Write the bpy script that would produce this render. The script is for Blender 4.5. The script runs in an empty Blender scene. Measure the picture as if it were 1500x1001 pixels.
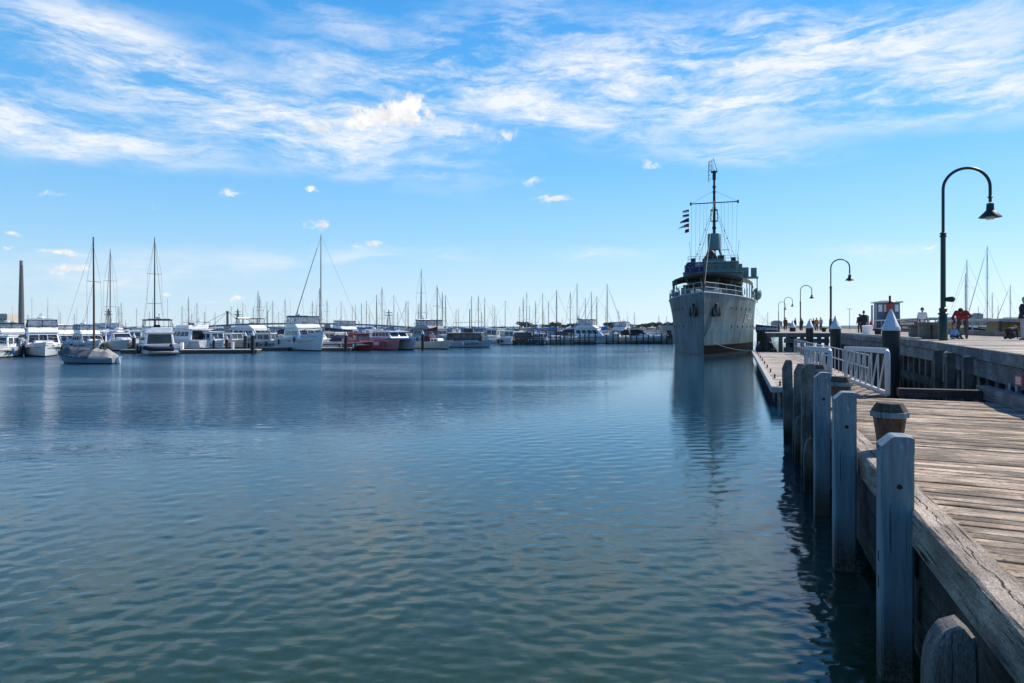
import bpy, bmesh, math, random
from math import sin, cos, pi, radians, sqrt, atan2, atan
from mathutils import Vector, Matrix
import numpy as np

random.seed(7)
S = bpy.context.scene
COL = S.collection

# ------------------------------------------------------------------ camera
cam_d = bpy.data.cameras.new("camera")
cam = bpy.data.objects.new("camera", cam_d)
COL.objects.link(cam)
CAMZ = 3.0
cam.location = (0, 0, CAMZ)
cam.rotation_euler = (pi / 2, 0, 0)
cam_d.sensor_width = 36
cam_d.lens = 24.0
cam_d.shift_y = -0.015
cam_d.clip_start = 0.05
cam_d.clip_end = 30000
S.camera = cam

# ------------------------------------------------------------------ light
SUN_AZ, SUN_EL = radians(58), radians(43)
sd = bpy.data.lights.new("sun", 'SUN')
sd.energy = 5.0
sd.angle = radians(0.5)
sd.color = (1.0, 0.925, 0.81)
sun = bpy.data.objects.new("sun", sd)
COL.objects.link(sun)
sdir = Vector((sin(SUN_AZ) * cos(SUN_EL), cos(SUN_AZ) * cos(SUN_EL), sin(SUN_EL)))
sun.rotation_euler = (-sdir).to_track_quat('-Z', 'Y').to_euler()

vs = S.view_settings
vs.view_transform = 'Standard'
vs.look = 'None'
vs.exposure = 0.25
vs.gamma = 1.0
vs.use_curve_mapping = False

# ------------------------------------------------------------------ world: sky with clouds
W = bpy.data.worlds.new("World")
S.world = W
W.use_nodes = True
nt = W.node_tree
nt.nodes.clear()


class NT:
    """tiny node helper"""
    def __init__(s, tree):
        s.t = tree

    def n(s, typ, **kw):
        nd = s.t.nodes.new(typ)
        for k, v in kw.items():
            setattr(nd, k, v)
        return nd

    def link(s, a, b):
        s.t.links.new(a, b)

    def put(s, sock, v):
        if hasattr(v, 'links') or isinstance(v, bpy.types.NodeSocket):
            s.link(v, sock)
        else:
            sock.default_value = v

    def m(s, op, a, b=0.0, c=0.0, clamp=False):
        nd = s.n('ShaderNodeMath', operation=op)
        nd.use_clamp = clamp
        s.put(nd.inputs[0], a)
        s.put(nd.inputs[1], b)
        s.put(nd.inputs[2], c)
        return nd.outputs[0]

    def mr(s, v, a, b, c, d, interp='SMOOTHSTEP'):
        nd = s.n('ShaderNodeMapRange', interpolation_type=interp)
        s.put(nd.inputs[0], v)
        for i, x in enumerate((a, b, c, d)):
            s.put(nd.inputs[i + 1], x)
        return nd.outputs[0]

    def xyz(s, x, y, z=0.0):
        nd = s.n('ShaderNodeCombineXYZ')
        s.put(nd.inputs[0], x)
        s.put(nd.inputs[1], y)
        s.put(nd.inputs[2], z)
        return nd.outputs[0]

    def noise(s, vec, scale, detail=4, rough=0.55, dist=0.0, out=0):
        nd = s.n('ShaderNodeTexNoise')
        s.put(nd.inputs['Vector'], vec)
        nd.inputs['Scale'].default_value = scale
        nd.inputs['Detail'].default_value = detail
        nd.inputs['Roughness'].default_value = rough
        nd.inputs['Distortion'].default_value = dist
        return nd.outputs[out]

    def mapping(s, vec, loc=(0, 0, 0), rot=(0, 0, 0), scale=(1, 1, 1), typ='POINT'):
        nd = s.n('ShaderNodeMapping', vector_type=typ)
        s.put(nd.inputs['Vector'], vec)
        nd.inputs['Location'].default_value = loc
        nd.inputs['Rotation'].default_value = rot
        nd.inputs['Scale'].default_value = scale
        return nd.outputs[0]

    def vm(s, op, a, b=(0, 0, 0), out=0):
        nd = s.n('ShaderNodeVectorMath', operation=op)
        s.put(nd.inputs[0], a)
        s.put(nd.inputs[1], b)
        return nd.outputs[out]

    def mix(s, f, a, b, mode='MIX'):
        nd = s.n('ShaderNodeMix', data_type='RGBA', blend_type=mode)
        s.put(nd.inputs[0], f)
        s.put(nd.inputs[6], a)
        s.put(nd.inputs[7], b)
        return nd.outputs[2]

    def ramp(s, f, stops):
        nd = s.n('ShaderNodeValToRGB')
        s.put(nd.inputs[0], f)
        e = nd.color_ramp.elements
        while len(e) < len(stops):
            e.new(0.5)
        for el, (p, c) in zip(e, stops):
            el.position = p
            el.color = c if len(c) == 4 else (*c, 1)
        return nd.outputs[0]


def azel(px, py):
    a = atan((px - 750) / 1000)
    e = atan((478 - py) / sqrt(1e6 + (px - 750) ** 2))
    return a, e


w = NT(nt)
sky = w.n('ShaderNodeTexSky', sky_type='NISHITA')
sky.sun_disc = False
sky.sun_elevation = SUN_EL
sky.sun_rotation = SUN_AZ
sky.altitude = 0
sky.air_density = 1.0
sky.dust_density = 0.4
sky.ozone_density = 3.0
tc = w.n('ShaderNodeTexCoord')
d = tc.outputs['Generated']
sep = w.n('ShaderNodeSeparateXYZ')
w.link(d, sep.inputs[0])
az = w.m('ARCTAN2', sep.outputs[0], sep.outputs[1])
el = w.m('ARCSINE', sep.outputs[2])
AE = w.xyz(az, el)
# warped coordinates so that no cloud outline is a clean ellipse
wn = w.noise(w.mapping(AE, scale=(1, 1.9, 1)), 5.0, 5, 0.6, 0, 1)
warp = w.vm('MULTIPLY', w.vm('SUBTRACT', wn, (0.5, 0.5, 0.5)), (0.12, 0.05, 0))
AEW = w.vm('ADD', AE, warp)
wn2 = w.noise(w.mapping(AE, scale=(1, 1.5, 1)), 38.0, 4, 0.6, 0, 1)
warp2 = w.vm('MULTIPLY', w.vm('SUBTRACT', wn2, (0.5, 0.5, 0.5)), (0.05, 0.026, 0))
AEC = w.vm('ADD', AE, warp2)


def blob(vec, px, py, rx, ry, tilt, amp):
    a, e = azel(px, py)
    c = cos(a)
    mp = w.mapping(vec, (a, e, 0), (0, 0, radians(tilt)), (rx / 1000 * c, ry / 1000 * c, 1), 'TEXTURE')
    ln = w.vm('LENGTH', w.vm('MULTIPLY', mp, (1, 1, 0)), out=1)
    return w.mr(ln, 0.0, 1.0, amp, 0.0)


def total(lst):
    acc = lst[0]
    for x in lst[1:]:
        acc = w.m('ADD', acc, x)
    return acc


CIRRUS = [  # px, py, rx, ry, tilt, amp : where the high thin cloud lies
    (190, 90, 300, 60, -8, .75), (60, 180, 260, 60, -10, .8), (330, 150, 280, 55, -14, .8), (130, 30, 260, 40, -6, .55),
    (590, 190, 250, 65, -8, .95), (420, 190, 240, 50, -4, .6), (700, 60, 240, 80, 18, .55), (520, 110, 200, 50, -10, .5),
    (720, 130, 230, 55, -10, .7), (480, 20, 260, 40, -12, .5), (250, 215, 160, 40, -10, .4), (560, 245, 300, 42, -8, .6), (1080, 215, 260, 40, -8, .5),
    (880, 130, 230, 80, -8, .8), (1000, 110, 280, 75, -12, 1.0), (1200, 130, 330, 70, -5, 1.0), (1400, 160, 260, 55, -4, .95),
    (1100, 45, 300, 60, -6, .95), (1330, 40, 330, 65, -4, .95), (1450, 100, 260, 75, -4, .8), (870, 190, 190, 45, -14, .7),
    (1080, 225, 130, 22, -6, .5), (990, 172, 170, 36, -8, .55), (1200, 185, 260, 30, 0, .4),
    (450, 383, 320, 28, 0, .55), (180, 392, 330, 36, 0, .6), (850, 376, 180, 18, 0, .55), (1290, 370, 150, 17, -4, .6),
    (650, 380, 220, 22, 0, .5), (90, 415, 240, 34, 0, .65),
    (40, 130, 280, 120, 0, .55), (280, 120, 380, 110, -8, .5), (620, 120, 340, 130, 0, .45), (260, 200, 380, 55, -4, .5), (950, 90, 420, 110, -6, .3), (60, 210, 200, 50, 0, .35),
]
cov = total([blob(AEW, *c) for c in CIRRUS])
SEED = 13.84
fib1 = w.noise(w.mapping(w.vm('ADD', AE, w.vm('MULTIPLY', warp, (0.45, 0.8, 0))), loc=(SEED, SEED * .37, 0), rot=(0, 0, radians(11)), scale=(0.62, 2.7, 1)), 6.5, 10, 0.68, 0.3)
fib2 = w.noise(w.mapping(AEW, rot=(0, 0, radians(-32)), scale=(0.6, 2.6, 1)), 17.0, 9, 0.72, 0.35)
fib3 = w.noise(w.mapping(AEW, rot=(0, 0, radians(-4)), scale=(0.35, 2.0, 1)), 44.0, 8, 0.7, 0.3)
fib = w.m('ADD', w.m('ADD', w.m('MULTIPLY', fib1, 0.58), w.m('MULTIPLY', fib2, 0.30)), w.m('MULTIPLY', fib3, 0.12))
cden = w.m('MULTIPLY', w.m('MINIMUM', w.m('MULTIPLY', cov, 1.15), 1.5), w.mr(fib, 0.40, 0.635, 0.0, 1.0))
cden = w.mr(cden, 0.02, 1.15, 0.0, 0.9, 'LINEAR')
CUM = [
    (575, 168, 84, 30, 4, 1.6), (598, 156, 46, 27, 0, 1.5), (540, 172, 52, 22, 0, 1.2), (480, 188, 90, 14, 6, .8), (680, 190, 80, 16, -6, .7),
    (337, 284, 32, 11, 6, 1.3), (457, 277, 18, 7, 6, 1.2), (467, 329, 25, 10, 0, 1.5), (808, 292, 46, 9, 2, 1.4),
    (545, 358, 30, 6, 4, 1.2), (93, 372, 58, 9, -3, 1.2), (100, 395, 46, 11, 0, 1.3), (70, 284, 32, 6, 4, .6),
    (20, 342, 20, 8, 0, .9), (8, 360, 16, 8, 0, .9), (345, 437, 20, 7, 0, 1.1), (312, 443, 22, 5, 0, .9), (245, 431, 22, 7, 0, 1.0),
    (225, 307, 12, 5, 0, .6), (780, 265, 28, 10, 6, .9), (955, 242, 30, 8, -12, .9), (1090, 92, 26, 12, 4, 1.1), (745, 198, 34, 14, 10, .8),
    (1358, 359, 34, 5, -8, .8), (1265, 368, 40, 7, -4, .6), (860, 376, 30, 5, 0, .7), (770, 373, 24, 5, 0, .4), (495, 434, 10, 3, 0, .7),
]
ccov = total([blob(AEC, *c) for c in CUM])
puff = w.noise(AE, 58.0, 8, 0.68)
cumd = w.mr(w.m('MULTIPLY', ccov, w.mr(puff, 0.3, 0.72, 0.1, 1.3)), 0.05, 1.05, 0.0, 0.95)
# clear sky: the physical sky leaned towards the clean deep blue of the photographed day
gm = w.n('ShaderNodeHueSaturation')
gm.inputs['Saturation'].default_value = 1.15
gm.inputs['Hue'].default_value = 0.5
gm.inputs['Value'].default_value = 1.0
w.link(sky.outputs[0], gm.inputs['Color'])
grad = w.ramp(w.mr(el, -0.05, 1.2, 0, 1, 'LINEAR'), [
    (0.04, (.66, .83, .93)), (0.075, (.54, .77, .93)), (0.14, (.31, .63, .93)), (0.22, (.16, .50, .91)),
    (0.32, (.082, .40, .85)), (0.40, (.052, .335, .80)), (0.6, (.03, .17, .55)), (0.95, (.02, .11, .40))])
away = w.mr(w.m('ABSOLUTE', w.m('SUBTRACT', az, 0.35)), 1.2, 2.3, 1.0, 0.85)
bright = w.m('MULTIPLY', w.mr(az, -0.7, 1.2, 9.4, 11.4), away)
gradb = w.mix(1.0, grad, w.xyz(bright, bright, bright), 'MULTIPLY')
skyc = w.mix(0.86, gm.outputs[0], gradb)
CLOUD = 8.6
c1 = w.mix(cden, skyc, (CLOUD * .955, CLOUD * .975, CLOUD, 1))
shade = w.mr(w.noise(w.vm('ADD', AE, (0, .006, 0)), 46.0, 4, .6), 0.35, 0.65, 0.8, 1.06)
cumc = w.mix(1.0, (CLOUD * 1.04, CLOUD * 1.02, CLOUD, 1), w.xyz(shade, shade, shade), 'MULTIPLY')
c2 = w.mix(w.m('MULTIPLY', cumd, 0.93), c1, cumc)
bg = w.n('ShaderNodeBackground')
bg.inputs['Strength'].default_value = 0.1
w.link(c2, bg.inputs['Color'])
wo = w.n('ShaderNodeOutputWorld')
w.link(bg.outputs[0], wo.inputs['Surface'])
W.cycles.sampling_method = 'MANUAL'
W.cycles.sample_map_resolution = 1024
S.cycles.max_bounces = 6
S.cycles.transparent_max_bounces = 16
S.cycles.use_denoising = True

# ------------------------------------------------------------------ frames
TH = atan(0.344)
CT, ST = cos(TH), sin(TH)


def P(v, u, z=0.0):
    """pier frame: v across (towards the pier), u along the pier away from the viewer"""
    return Vector((v * CT + u * ST, -v * ST + u * CT, z))


def wat(px, Y, z=0.0):
    return Vector(((px - 750) * Y / 1000, Y, z))


# ------------------------------------------------------------------ mesh builder
class MB:
    def __init__(s):
        s.v, s.f, s.t = [], [], []
        s.tint = 1.0

    def add(s, vs, fs):
        o = len(s.v)
        s.v += [tuple(p) for p in vs]
        s.t += [s.tint] * len(vs)
        s.f += [tuple(i + o for i in f) for f in fs]
        return s

    def hexa(s, c):
        """c: 4 bottom corners (ccw) then 4 top corners"""
        return s.add(c, [(3, 2, 1, 0), (4, 5, 6, 7), (0, 1, 5, 4), (1, 2, 6, 5), (2, 3, 7, 6), (3, 0, 4, 7)])

    def box(s, c, d, rz=0.0):
        x, y, z = d[0] / 2, d[1] / 2, d[2] / 2
        R = Matrix.Rotation(rz, 3, 'Z')
        pts = [Vector(c) + R @ Vector(p) for p in ((-x, -y, -z), (x, -y, -z), (x, y, -z), (-x, y, -z), (-x, -y, z), (x, -y, z), (x, y, z), (-x, y, z))]
        return s.hexa(pts)

    def bx(s, x0, x1, y0, y1, z0, z1):
        return s.hexa([(x0, y0, z0), (x1, y0, z0), (x1, y1, z0), (x0, y1, z0), (x0, y0, z1), (x1, y0, z1), (x1, y1, z1), (x0, y1, z1)])

    def trap(s, x0, x1, y, z0, X0, X1, Yt, z1, y0=None):
        """cabin block: bottom rectangle x0..x1, +-y at z0; top X0..X1, +-Yt at z1. returns corners"""
        c = [(x0, -y, z0), (x1, -y, z0), (x1, y, z0), (x0, y, z0), (X0, -Yt, z1), (X1, -Yt, z1), (X1, Yt, z1), (X0, Yt, z1)]
        s.hexa(c)
        return [Vector(p) for p in c]

    def bar(s, p0, p1, a, b=None, up=(0, 0, 1)):
        b = b or a
        p0, p1 = Vector(p0), Vector(p1)
        d = (p1 - p0).normalized()
        up = Vector(up)
        if abs(d.dot(up)) > 0.98:
            up = Vector((0, 1, 0))
        x = d.cross(up).normalized() * a / 2
        y = x.cross(d).normalized() * b / 2
        return s.hexa([p0 - x - y, p0 + x - y, p0 + x + y, p0 - x + y, p1 - x - y, p1 + x - y, p1 + x + y, p1 - x + y])

    def path(s, pts, r, n=6, cap=True):
        pts = [Vector(p) for p in pts]
        rs = r if isinstance(r, (list, tuple)) else [r] * len(pts)
        rings = []
        N = None
        for i, p in enumerate(pts):
            d = (pts[min(i + 1, len(pts) - 1)] - pts[max(i - 1, 0)]).normalized()
            if N is None:
                N = d.cross(Vector((0, 0, 1)))
                if N.length < 0.05:
                    N = d.cross(Vector((0, 1, 0)))
                N.normalize()
            else:
                N = (N - d * N.dot(d)).normalized()
            B = d.cross(N)
            rings.append([p + (N * cos(2 * pi * k / n) + B * sin(2 * pi * k / n)) * rs[i] for k in range(n)])
        return s.loft(rings, True, cap, cap)

    def loft(s, rings, closed=True, cap0=True, cap1=True):
        n = len(rings[0])
        vs = [p for r in rings for p in r]
        fs = []
        for i in range(len(rings) - 1):
            for k in range(n if closed else n - 1):
                a, b = i * n + k, i * n + (k + 1) % n
                fs.append((a, b, b + n, a + n))
        if cap0:
            fs.append(tuple(range(n - 1, -1, -1)))
        if cap1:
            o = (len(rings) - 1) * n
            fs.append(tuple(range(o, o + n)))
        return s.add(vs, fs)

    def lathe(s, prof, n=16, c=(0, 0, 0), rot=0.0):
        return s.loft([[(c[0] + r * cos(2 * pi * k / n + rot), c[1] + r * sin(2 * pi * k / n + rot), c[2] + z) for k in range(n)] for r, z in prof])

    def prism(s, poly, z0, z1):
        n = len(poly)
        return s.add([(x, y, z0) for x, y in poly] + [(x, y, z1) for x, y in poly],
                     [tuple(range(n - 1, -1, -1)), tuple(range(n, 2 * n))] + [(i, (i + 1) % n, (i + 1) % n + n, i + n) for i in range(n)])

    def ball(s, c, r, n=10, m=6):
        rx, ry, rz = r if isinstance(r, (tuple, list)) else (r, r, r)
        rings = []
        for j in range(m + 1):
            a = -pi / 2 + pi * j / m
            k = max(cos(a), 0.02)
            rings.append([(c[0] + rx * k * cos(2 * pi * i / n), c[1] + ry * k * sin(2 * pi * i / n), c[2] + rz * sin(a)) for i in range(n)])
        return s.loft(rings)

    def capsule(s, p0, p1, r0, r1, n=10):
        p0, p1 = Vector(p0), Vector(p1)
        d = p1 - p0
        if d.length < 1e-4:
            return s.ball(p0, r0, n)
        d.normalize()
        pts, rs = [], []
        for a in (-85, -50, -20):
            pts.append(p0 + d * r0 * sin(radians(a)))
            rs.append(r0 * cos(radians(a)))
        for a in (20, 50, 85):
            pts.append(p1 + d * r1 * sin(radians(a)))
            rs.append(r1 * cos(radians(a)))
        return s.path(pts, rs, n)

    def patch(s, c, u0, u1, v0, v1, off=0.014, dep=0.03):
        """a pane let into the quad c (4 corners, u along 0-1, v along 0-3)"""
        a, b, cc, dd = [Vector(p) for p in c]

        def q(u, v):
            return a * (1 - u) * (1 - v) + b * u * (1 - v) + cc * u * v + dd * (1 - u) * v
        n = (b - a).cross(dd - a).normalized()
        base = [q(u0, v0), q(u1, v0), q(u1, v1), q(u0, v1)]
        return s.hexa([p - n * dep for p in base] + [p + n * off for p in base])

    def build(s, name, mat, parent=None, smooth=False, bevel=0.0, loc=None, rotz=0.0, auto=40):
        me = bpy.data.meshes.new(name)
        me.from_pydata(s.v, [], s.f)
        at = me.attributes.new('tint', 'FLOAT', 'POINT')
        at.data.foreach_set('value', s.t)
        bm = bmesh.new()
        bm.from_mesh(me)
        bmesh.ops.recalc_face_normals(bm, faces=bm.faces)
        if smooth:
            for f in bm.faces:
                f.smooth = True
            for e in bm.edges:
                if len(e.link_faces) == 2 and e.calc_face_angle(0) > radians(auto):
                    e.smooth = False
        bm.to_mesh(me)
        bm.free()
        me.materials.append(mat)
        o = bpy.data.objects.new(name, me)
        COL.objects.link(o)
        if parent:
            o.parent = parent
        if loc is not None:
            o.location = loc
        o.rotation_euler[2] = rotz
        if bevel:
            b = o.modifiers.new('bevel', 'BEVEL')
            b.width = bevel
            b.segments = 2
            b.limit_method = 'ANGLE'
        return o


def tag(o, label=None, cat=None, group=None, kind=None):
    if label:
        o['label'] = label
    if cat:
        o['category'] = cat
    if group:
        o['group'] = group
    if kind:
        o['kind'] = kind
    return o


def thing(name, label, cat, loc=(0, 0, 0), rz=0.0, group=None):
    o = bpy.data.objects.new(name, None)
    COL.objects.link(o)
    o.empty_display_size = 0.3
    o.location = loc
    o.rotation_euler[2] = rz
    return tag(o, label, cat, group)


def copy_tree(o, parent=None):
    c = o.copy()
    COL.objects.link(c)
    if parent:
        c.parent = parent
    for ch in o.children:
        copy_tree(ch, c)
    return c


# ------------------------------------------------------------------ materials
def base_mat(name, rough=0.5, metal=0.0, ior=1.45, spec=0.5):
    m = bpy.data.materials.new(name)
    m.use_nodes = True
    t = NT(m.node_tree)
    b = m.node_tree.nodes['Principled BSDF']
    b.inputs['Roughness'].default_value = rough
    b.inputs['Metallic'].default_value = metal
    b.inputs['IOR'].default_value = ior
    b.inputs['Specular IOR Level'].default_value = spec
    return m, t, b


def paint(name, col, rough=0.45, var=0.12, scale=3.0, metal=0.0, streak=0.0, bump=0.0, spec=0.5, dirt=None):
    """painted or plain surface with a little uneven wear"""
    m, t, b = base_mat(name, rough, metal, spec=spec)
    co = t.n('ShaderNodeTexCoord').outputs['Object']
    nz = t.noise(co, scale, 5, 0.6)
    f = t.mr(nz, 0.3, 0.7, 1 - var, 1 + var)
    c = t.mix(1.0, (*col, 1), t.xyz(f, f, f), 'MULTIPLY')
    if streak:
        st = t.noise(t.mapping(co, scale=(4, 4, 0.25)), 2.2, 5, 0.7)
        c = t.mix(t.mr(st, 0.5, 0.75, 0, streak), c, (*(dirt or (0.12, 0.09, 0.07)), 1))
    t.link(c, b.inputs['Base Color'])
    r = t.mr(nz, 0.3, 0.7, rough * 0.85, min(1, rough * 1.2))
    t.link(r, b.inputs['Roughness'])
    if bump:
        bp = t.n('ShaderNodeBump')
        bp.inputs['Strength'].default_value = bump
        bp.inputs['Distance'].default_value = 0.01
        t.link(t.noise(co, scale * 12, 4, 0.6), bp.inputs['Height'])
        t.link(bp.outputs[0], b.inputs['Normal'])
    return m


def wood(name, c_lo, c_hi, axis=0, rough=0.85, crack=0.7, grain=1.0, wet=None, blotch=0.35, bump=0.6, split=None, nails=None):
    """weathered timber: grain and checks run along the local axis"""
    m, t, b = base_mat(name, rough, spec=0.3)
    co = t.n('ShaderNodeTexCoord').outputs['Object']
    at = t.n('ShaderNodeAttribute')
    at.attribute_name = 'tint'
    off = t.m('MULTIPLY', at.outputs['Fac'], 37.0)
    co2 = t.vm('ADD', co, t.xyz(off, off, off))
    sc = [26.0, 26.0, 26.0]
    sc[axis] = 1.9
    g = t.noise(t.mapping(co2, scale=tuple(x * grain for x in sc)), 1.6, 6, 0.68, 0.3)
    sc2 = [5.0, 5.0, 5.0]
    sc2[axis] = 0.8
    g2 = t.noise(t.mapping(co2, scale=tuple(x * grain for x in sc2)), 2.0, 4, 0.6, 0.2)
    big = t.noise(co2, 1.3, 4, 0.6)
    f = t.m('ADD', t.m('MULTIPLY', g, 0.55), t.m('MULTIPLY', g2, 0.45))
    c = t.ramp(f, [(0.28, c_lo), (0.52, tuple((a + q) / 2 for a, q in zip(c_lo, c_hi))), (0.72, c_hi)])
    tv = t.mr(at.outputs['Fac'], 0.5, 1.5, 0.62, 1.36, 'LINEAR')
    c = t.mix(1.0, c, t.xyz(tv, tv, tv), 'MULTIPLY')
    bl = t.mr(big, 0.38, 0.68, 1 - blotch, 1 + blotch * 0.5)
    c = t.mix(1.0, c, t.xyz(bl, bl, bl), 'MULTIPLY')
    sg = [150.0, 150.0, 150.0]
    sg[axis] = 30.0
    gr = t.mr(t.noise(t.mapping(co2, scale=tuple(sg)), 1.0, 3, 0.6), .3, .7, .55, 1.4)
    c = t.mix(1.0, c, t.xyz(gr, gr, gr), 'MULTIPLY')
    sc3 = [34.0, 34.0, 34.0]
    sc3[axis] = 1.1
    cr = t.noise(t.mapping(co2, scale=tuple(x * grain for x in sc3)), 1.0, 3, 0.5, 0.5)
    ck = t.mr(cr, 0.31, 0.40, crack, 0.0)
    if split is not None:
        sx_ = t.n('ShaderNodeSeparateXYZ')
        t.link(co, sx_.inputs[0])
        wob = t.noise(t.xyz(0.0, sx_.outputs[1]), 3.2, 5, .65)
        dd_ = t.m('ABSOLUTE', t.m('SUBTRACT', t.m('SUBTRACT', sx_.outputs[0], split), t.m('MULTIPLY', t.m('SUBTRACT', wob, .5), .16)))
        wid = t.mr(t.noise(t.xyz(3.0, sx_.outputs[1]), 2.0, 2), .4, .62, .001, .011)
        ck = t.m('MAXIMUM', ck, t.mr(t.m('DIVIDE', dd_, wid), .5, 1.0, 1.0, 0.0))
    c = t.mix(ck, c, (0.018, 0.014, 0.011, 1))
    if wet:
        z = t.n('ShaderNodeSeparateXYZ')
        t.link(t.n('ShaderNodeNewGeometry').outputs['Position'], z.inputs[0])
        wz = t.m('ADD', z.outputs[2], t.m('MULTIPLY', t.m('SUBTRACT', big, 0.5), 0.35))
        c = t.mix(t.mr(wz, wet[0], wet[1], 0.92, 0.0), c, (0.012, 0.014, 0.010, 1))
    if nails:
        sx_ = t.n('ShaderNodeSeparateXYZ')
        t.link(co, sx_.inputs[0])
        fy_ = t.m('MULTIPLY', t.m('SUBTRACT', t.m('FRACT', t.m('ADD', t.m('DIVIDE', t.m('ADD', sx_.outputs[1], t.m('MULTIPLY', sx_.outputs[0], .14)), .092), t.m('MULTIPLY', at.outputs['Fac'], .3))), .5), .092)
        near = None
        for k_, xr in enumerate(nails):
            dx_ = t.m('ABSOLUTE', t.m('SUBTRACT', sx_.outputs[0], t.m('ADD', xr, t.m('MULTIPLY', t.m('SINE', t.m('MULTIPLY', at.outputs['Fac'], 50.0 + k_)), .02))))
            near = dx_ if near is None else t.m('MINIMUM', near, dx_)
        dn = t.m('SQRT', t.m('ADD', t.m('MULTIPLY', near, near), t.m('MULTIPLY', fy_, fy_)))
        c = t.mix(t.mr(dn, .007, .028, .45, 0), c, (.06, .035, .02, 1))
        c = t.mix(t.mr(dn, .006, .010, .95, 0), c, (.012, .010, .009, 1))
        fresh = t.mr(at.outputs['Fac'], 1.36, 1.44, 0, .4)
        c = t.mix(fresh, c, (.34, .20, .11, 1))
    t.link(c, b.inputs['Base Color'])
    bp = t.n('ShaderNodeBump')
    bp.inputs['Strength'].default_value = bump
    bp.inputs['Distance'].default_value = 0.012
    h = t.m('SUBTRACT', f, t.m('MULTIPLY', ck, 0.8))
    t.link(h, bp.inputs['Height'])
    t.link(bp.outputs[0], b.inputs['Normal'])
    return m


def glassy(name, col, rough=0.06):
    m, t, b = base_mat(name, rough, spec=0.6)
    co = t.n('ShaderNodeTexCoord').outputs['Object']
    nz = t.mr(t.noise(co, 1.1, 2), 0.35, 0.65, 0.6, 1.5)
    t.link(t.mix(1.0, (*col, 1), t.xyz(nz, nz, nz), 'MULTIPLY'), b.inputs['Base Color'])
    return m


def vinyl(name):
    m, t, b = base_mat(name, 0.15)
    b.inputs['Base Color'].default_value = (0.55, 0.57, 0.62, 1)
    co = t.n('ShaderNodeTexCoord').outputs['Object']
    t.link(t.mr(t.noise(co, 2.5, 3, 0.6, 1.0), 0.35, 0.7, 0.25, 0.75), b.inputs['Alpha'])
    return m


def hullmat(name, col, boot=(0.02, 0.02, 0.025), bz=0.12, stripe=None, rough=0.28):
    """boat topsides with antifouling along the waterline and an optional stripe under the sheer"""
    m, t, b = base_mat(name, rough)
    co = t.n('ShaderNodeTexCoord').outputs['Object']
    s = t.n('ShaderNodeSeparateXYZ')
    t.link(co, s.inputs[0])
    nz = t.mr(t.noise(t.mapping(co, scale=(1, 1, .35)), 2.0, 5, .65), .3, .7, .9, 1.05)
    c = t.mix(1.0, (*col, 1), t.xyz(nz, nz, nz), 'MULTIPLY')
    if stripe:
        k = t.m('MULTIPLY', t.m('GREATER_THAN', s.outputs[2], stripe[1]), t.m('LESS_THAN', s.outputs[2], stripe[2]))
        c = t.mix(k, c, (*stripe[0], 1))
    c = t.mix(t.m('LESS_THAN', s.outputs[2], bz), c, (*boot, 1))
    t.link(c, b.inputs['Base Color'])
    return m


M = {}
M['deck'] = wood('weathered deck boards', (0.12, 0.08, 0.052), (0.74, 0.585, 0.44), 0, crack=0.95, blotch=0.6, nails=(1.75, 2.6, 3.5, 4.4, 5.2))
M['deck_far'] = wood('upper deck boards', (0.38, 0.31, 0.25), (0.68, 0.585, 0.49), 0, crack=0.5, grain=0.6)
M['kerb'] = wood('old kerb timber', (0.15, 0.11, 0.08), (0.52, 0.44, 0.36), 1, crack=0.95, blotch=0.4, grain=1.2, bump=0.9, split=1.43)
M['wale'] = wood('dark wet wale boards', (0.02, 0.019, 0.018), (0.11, 0.10, 0.09), 1, crack=0.9, blotch=0.6)
M['fascia'] = wood('grey pier fascia', (0.10, 0.105, 0.11), (0.27, 0.275, 0.285), 1, crack=0.9, blotch=0.35)
M['fasciax'] = wood('grey pier head fascia', (0.07, 0.07, 0.07), (0.2, 0.2, 0.2), 0, crack=0.9, blotch=0.35)
M['pilew'] = wood('grey timber pile', (0.06, 0.057, 0.052), (0.22, 0.21, 0.195), 2, crack=0.8, wet=(0.1, 0.55))
M['oldpost'] = wood('bare weathered post', (0.085, 0.078, 0.07), (0.27, 0.255, 0.235), 2, crack=0.9, wet=(0.15, 0.6))
M['bollardw'] = wood('bollard timber', (0.07, 0.045, 0.028), (0.33, 0.215, 0.135), 2, crack=0.95, blotch=.6)
M['bollardtop'] = wood('bollard cap timber', (0.03, 0.024, 0.018), (0.15, 0.118, 0.088), 2, crack=0.6)
M['screenw'] = wood('wave screen timber', (0.06, 0.05, 0.04), (0.27, 0.235, 0.195), 0, crack=0.6, blotch=.6)
M['darkbeam'] = wood('dark kerb beam', (0.025, 0.023, 0.022), (0.10, 0.095, 0.09), 0, crack=0.6)
M['bench'] = wood('bench timber', (0.08, 0.07, 0.06), (0.26, 0.24, 0.21), 0, crack=0.6)
M['brown'] = wood('varnished cabin wood', (0.07, 0.04, 0.025), (0.22, 0.13, 0.08), 0, crack=0.3, rough=0.5)


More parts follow.
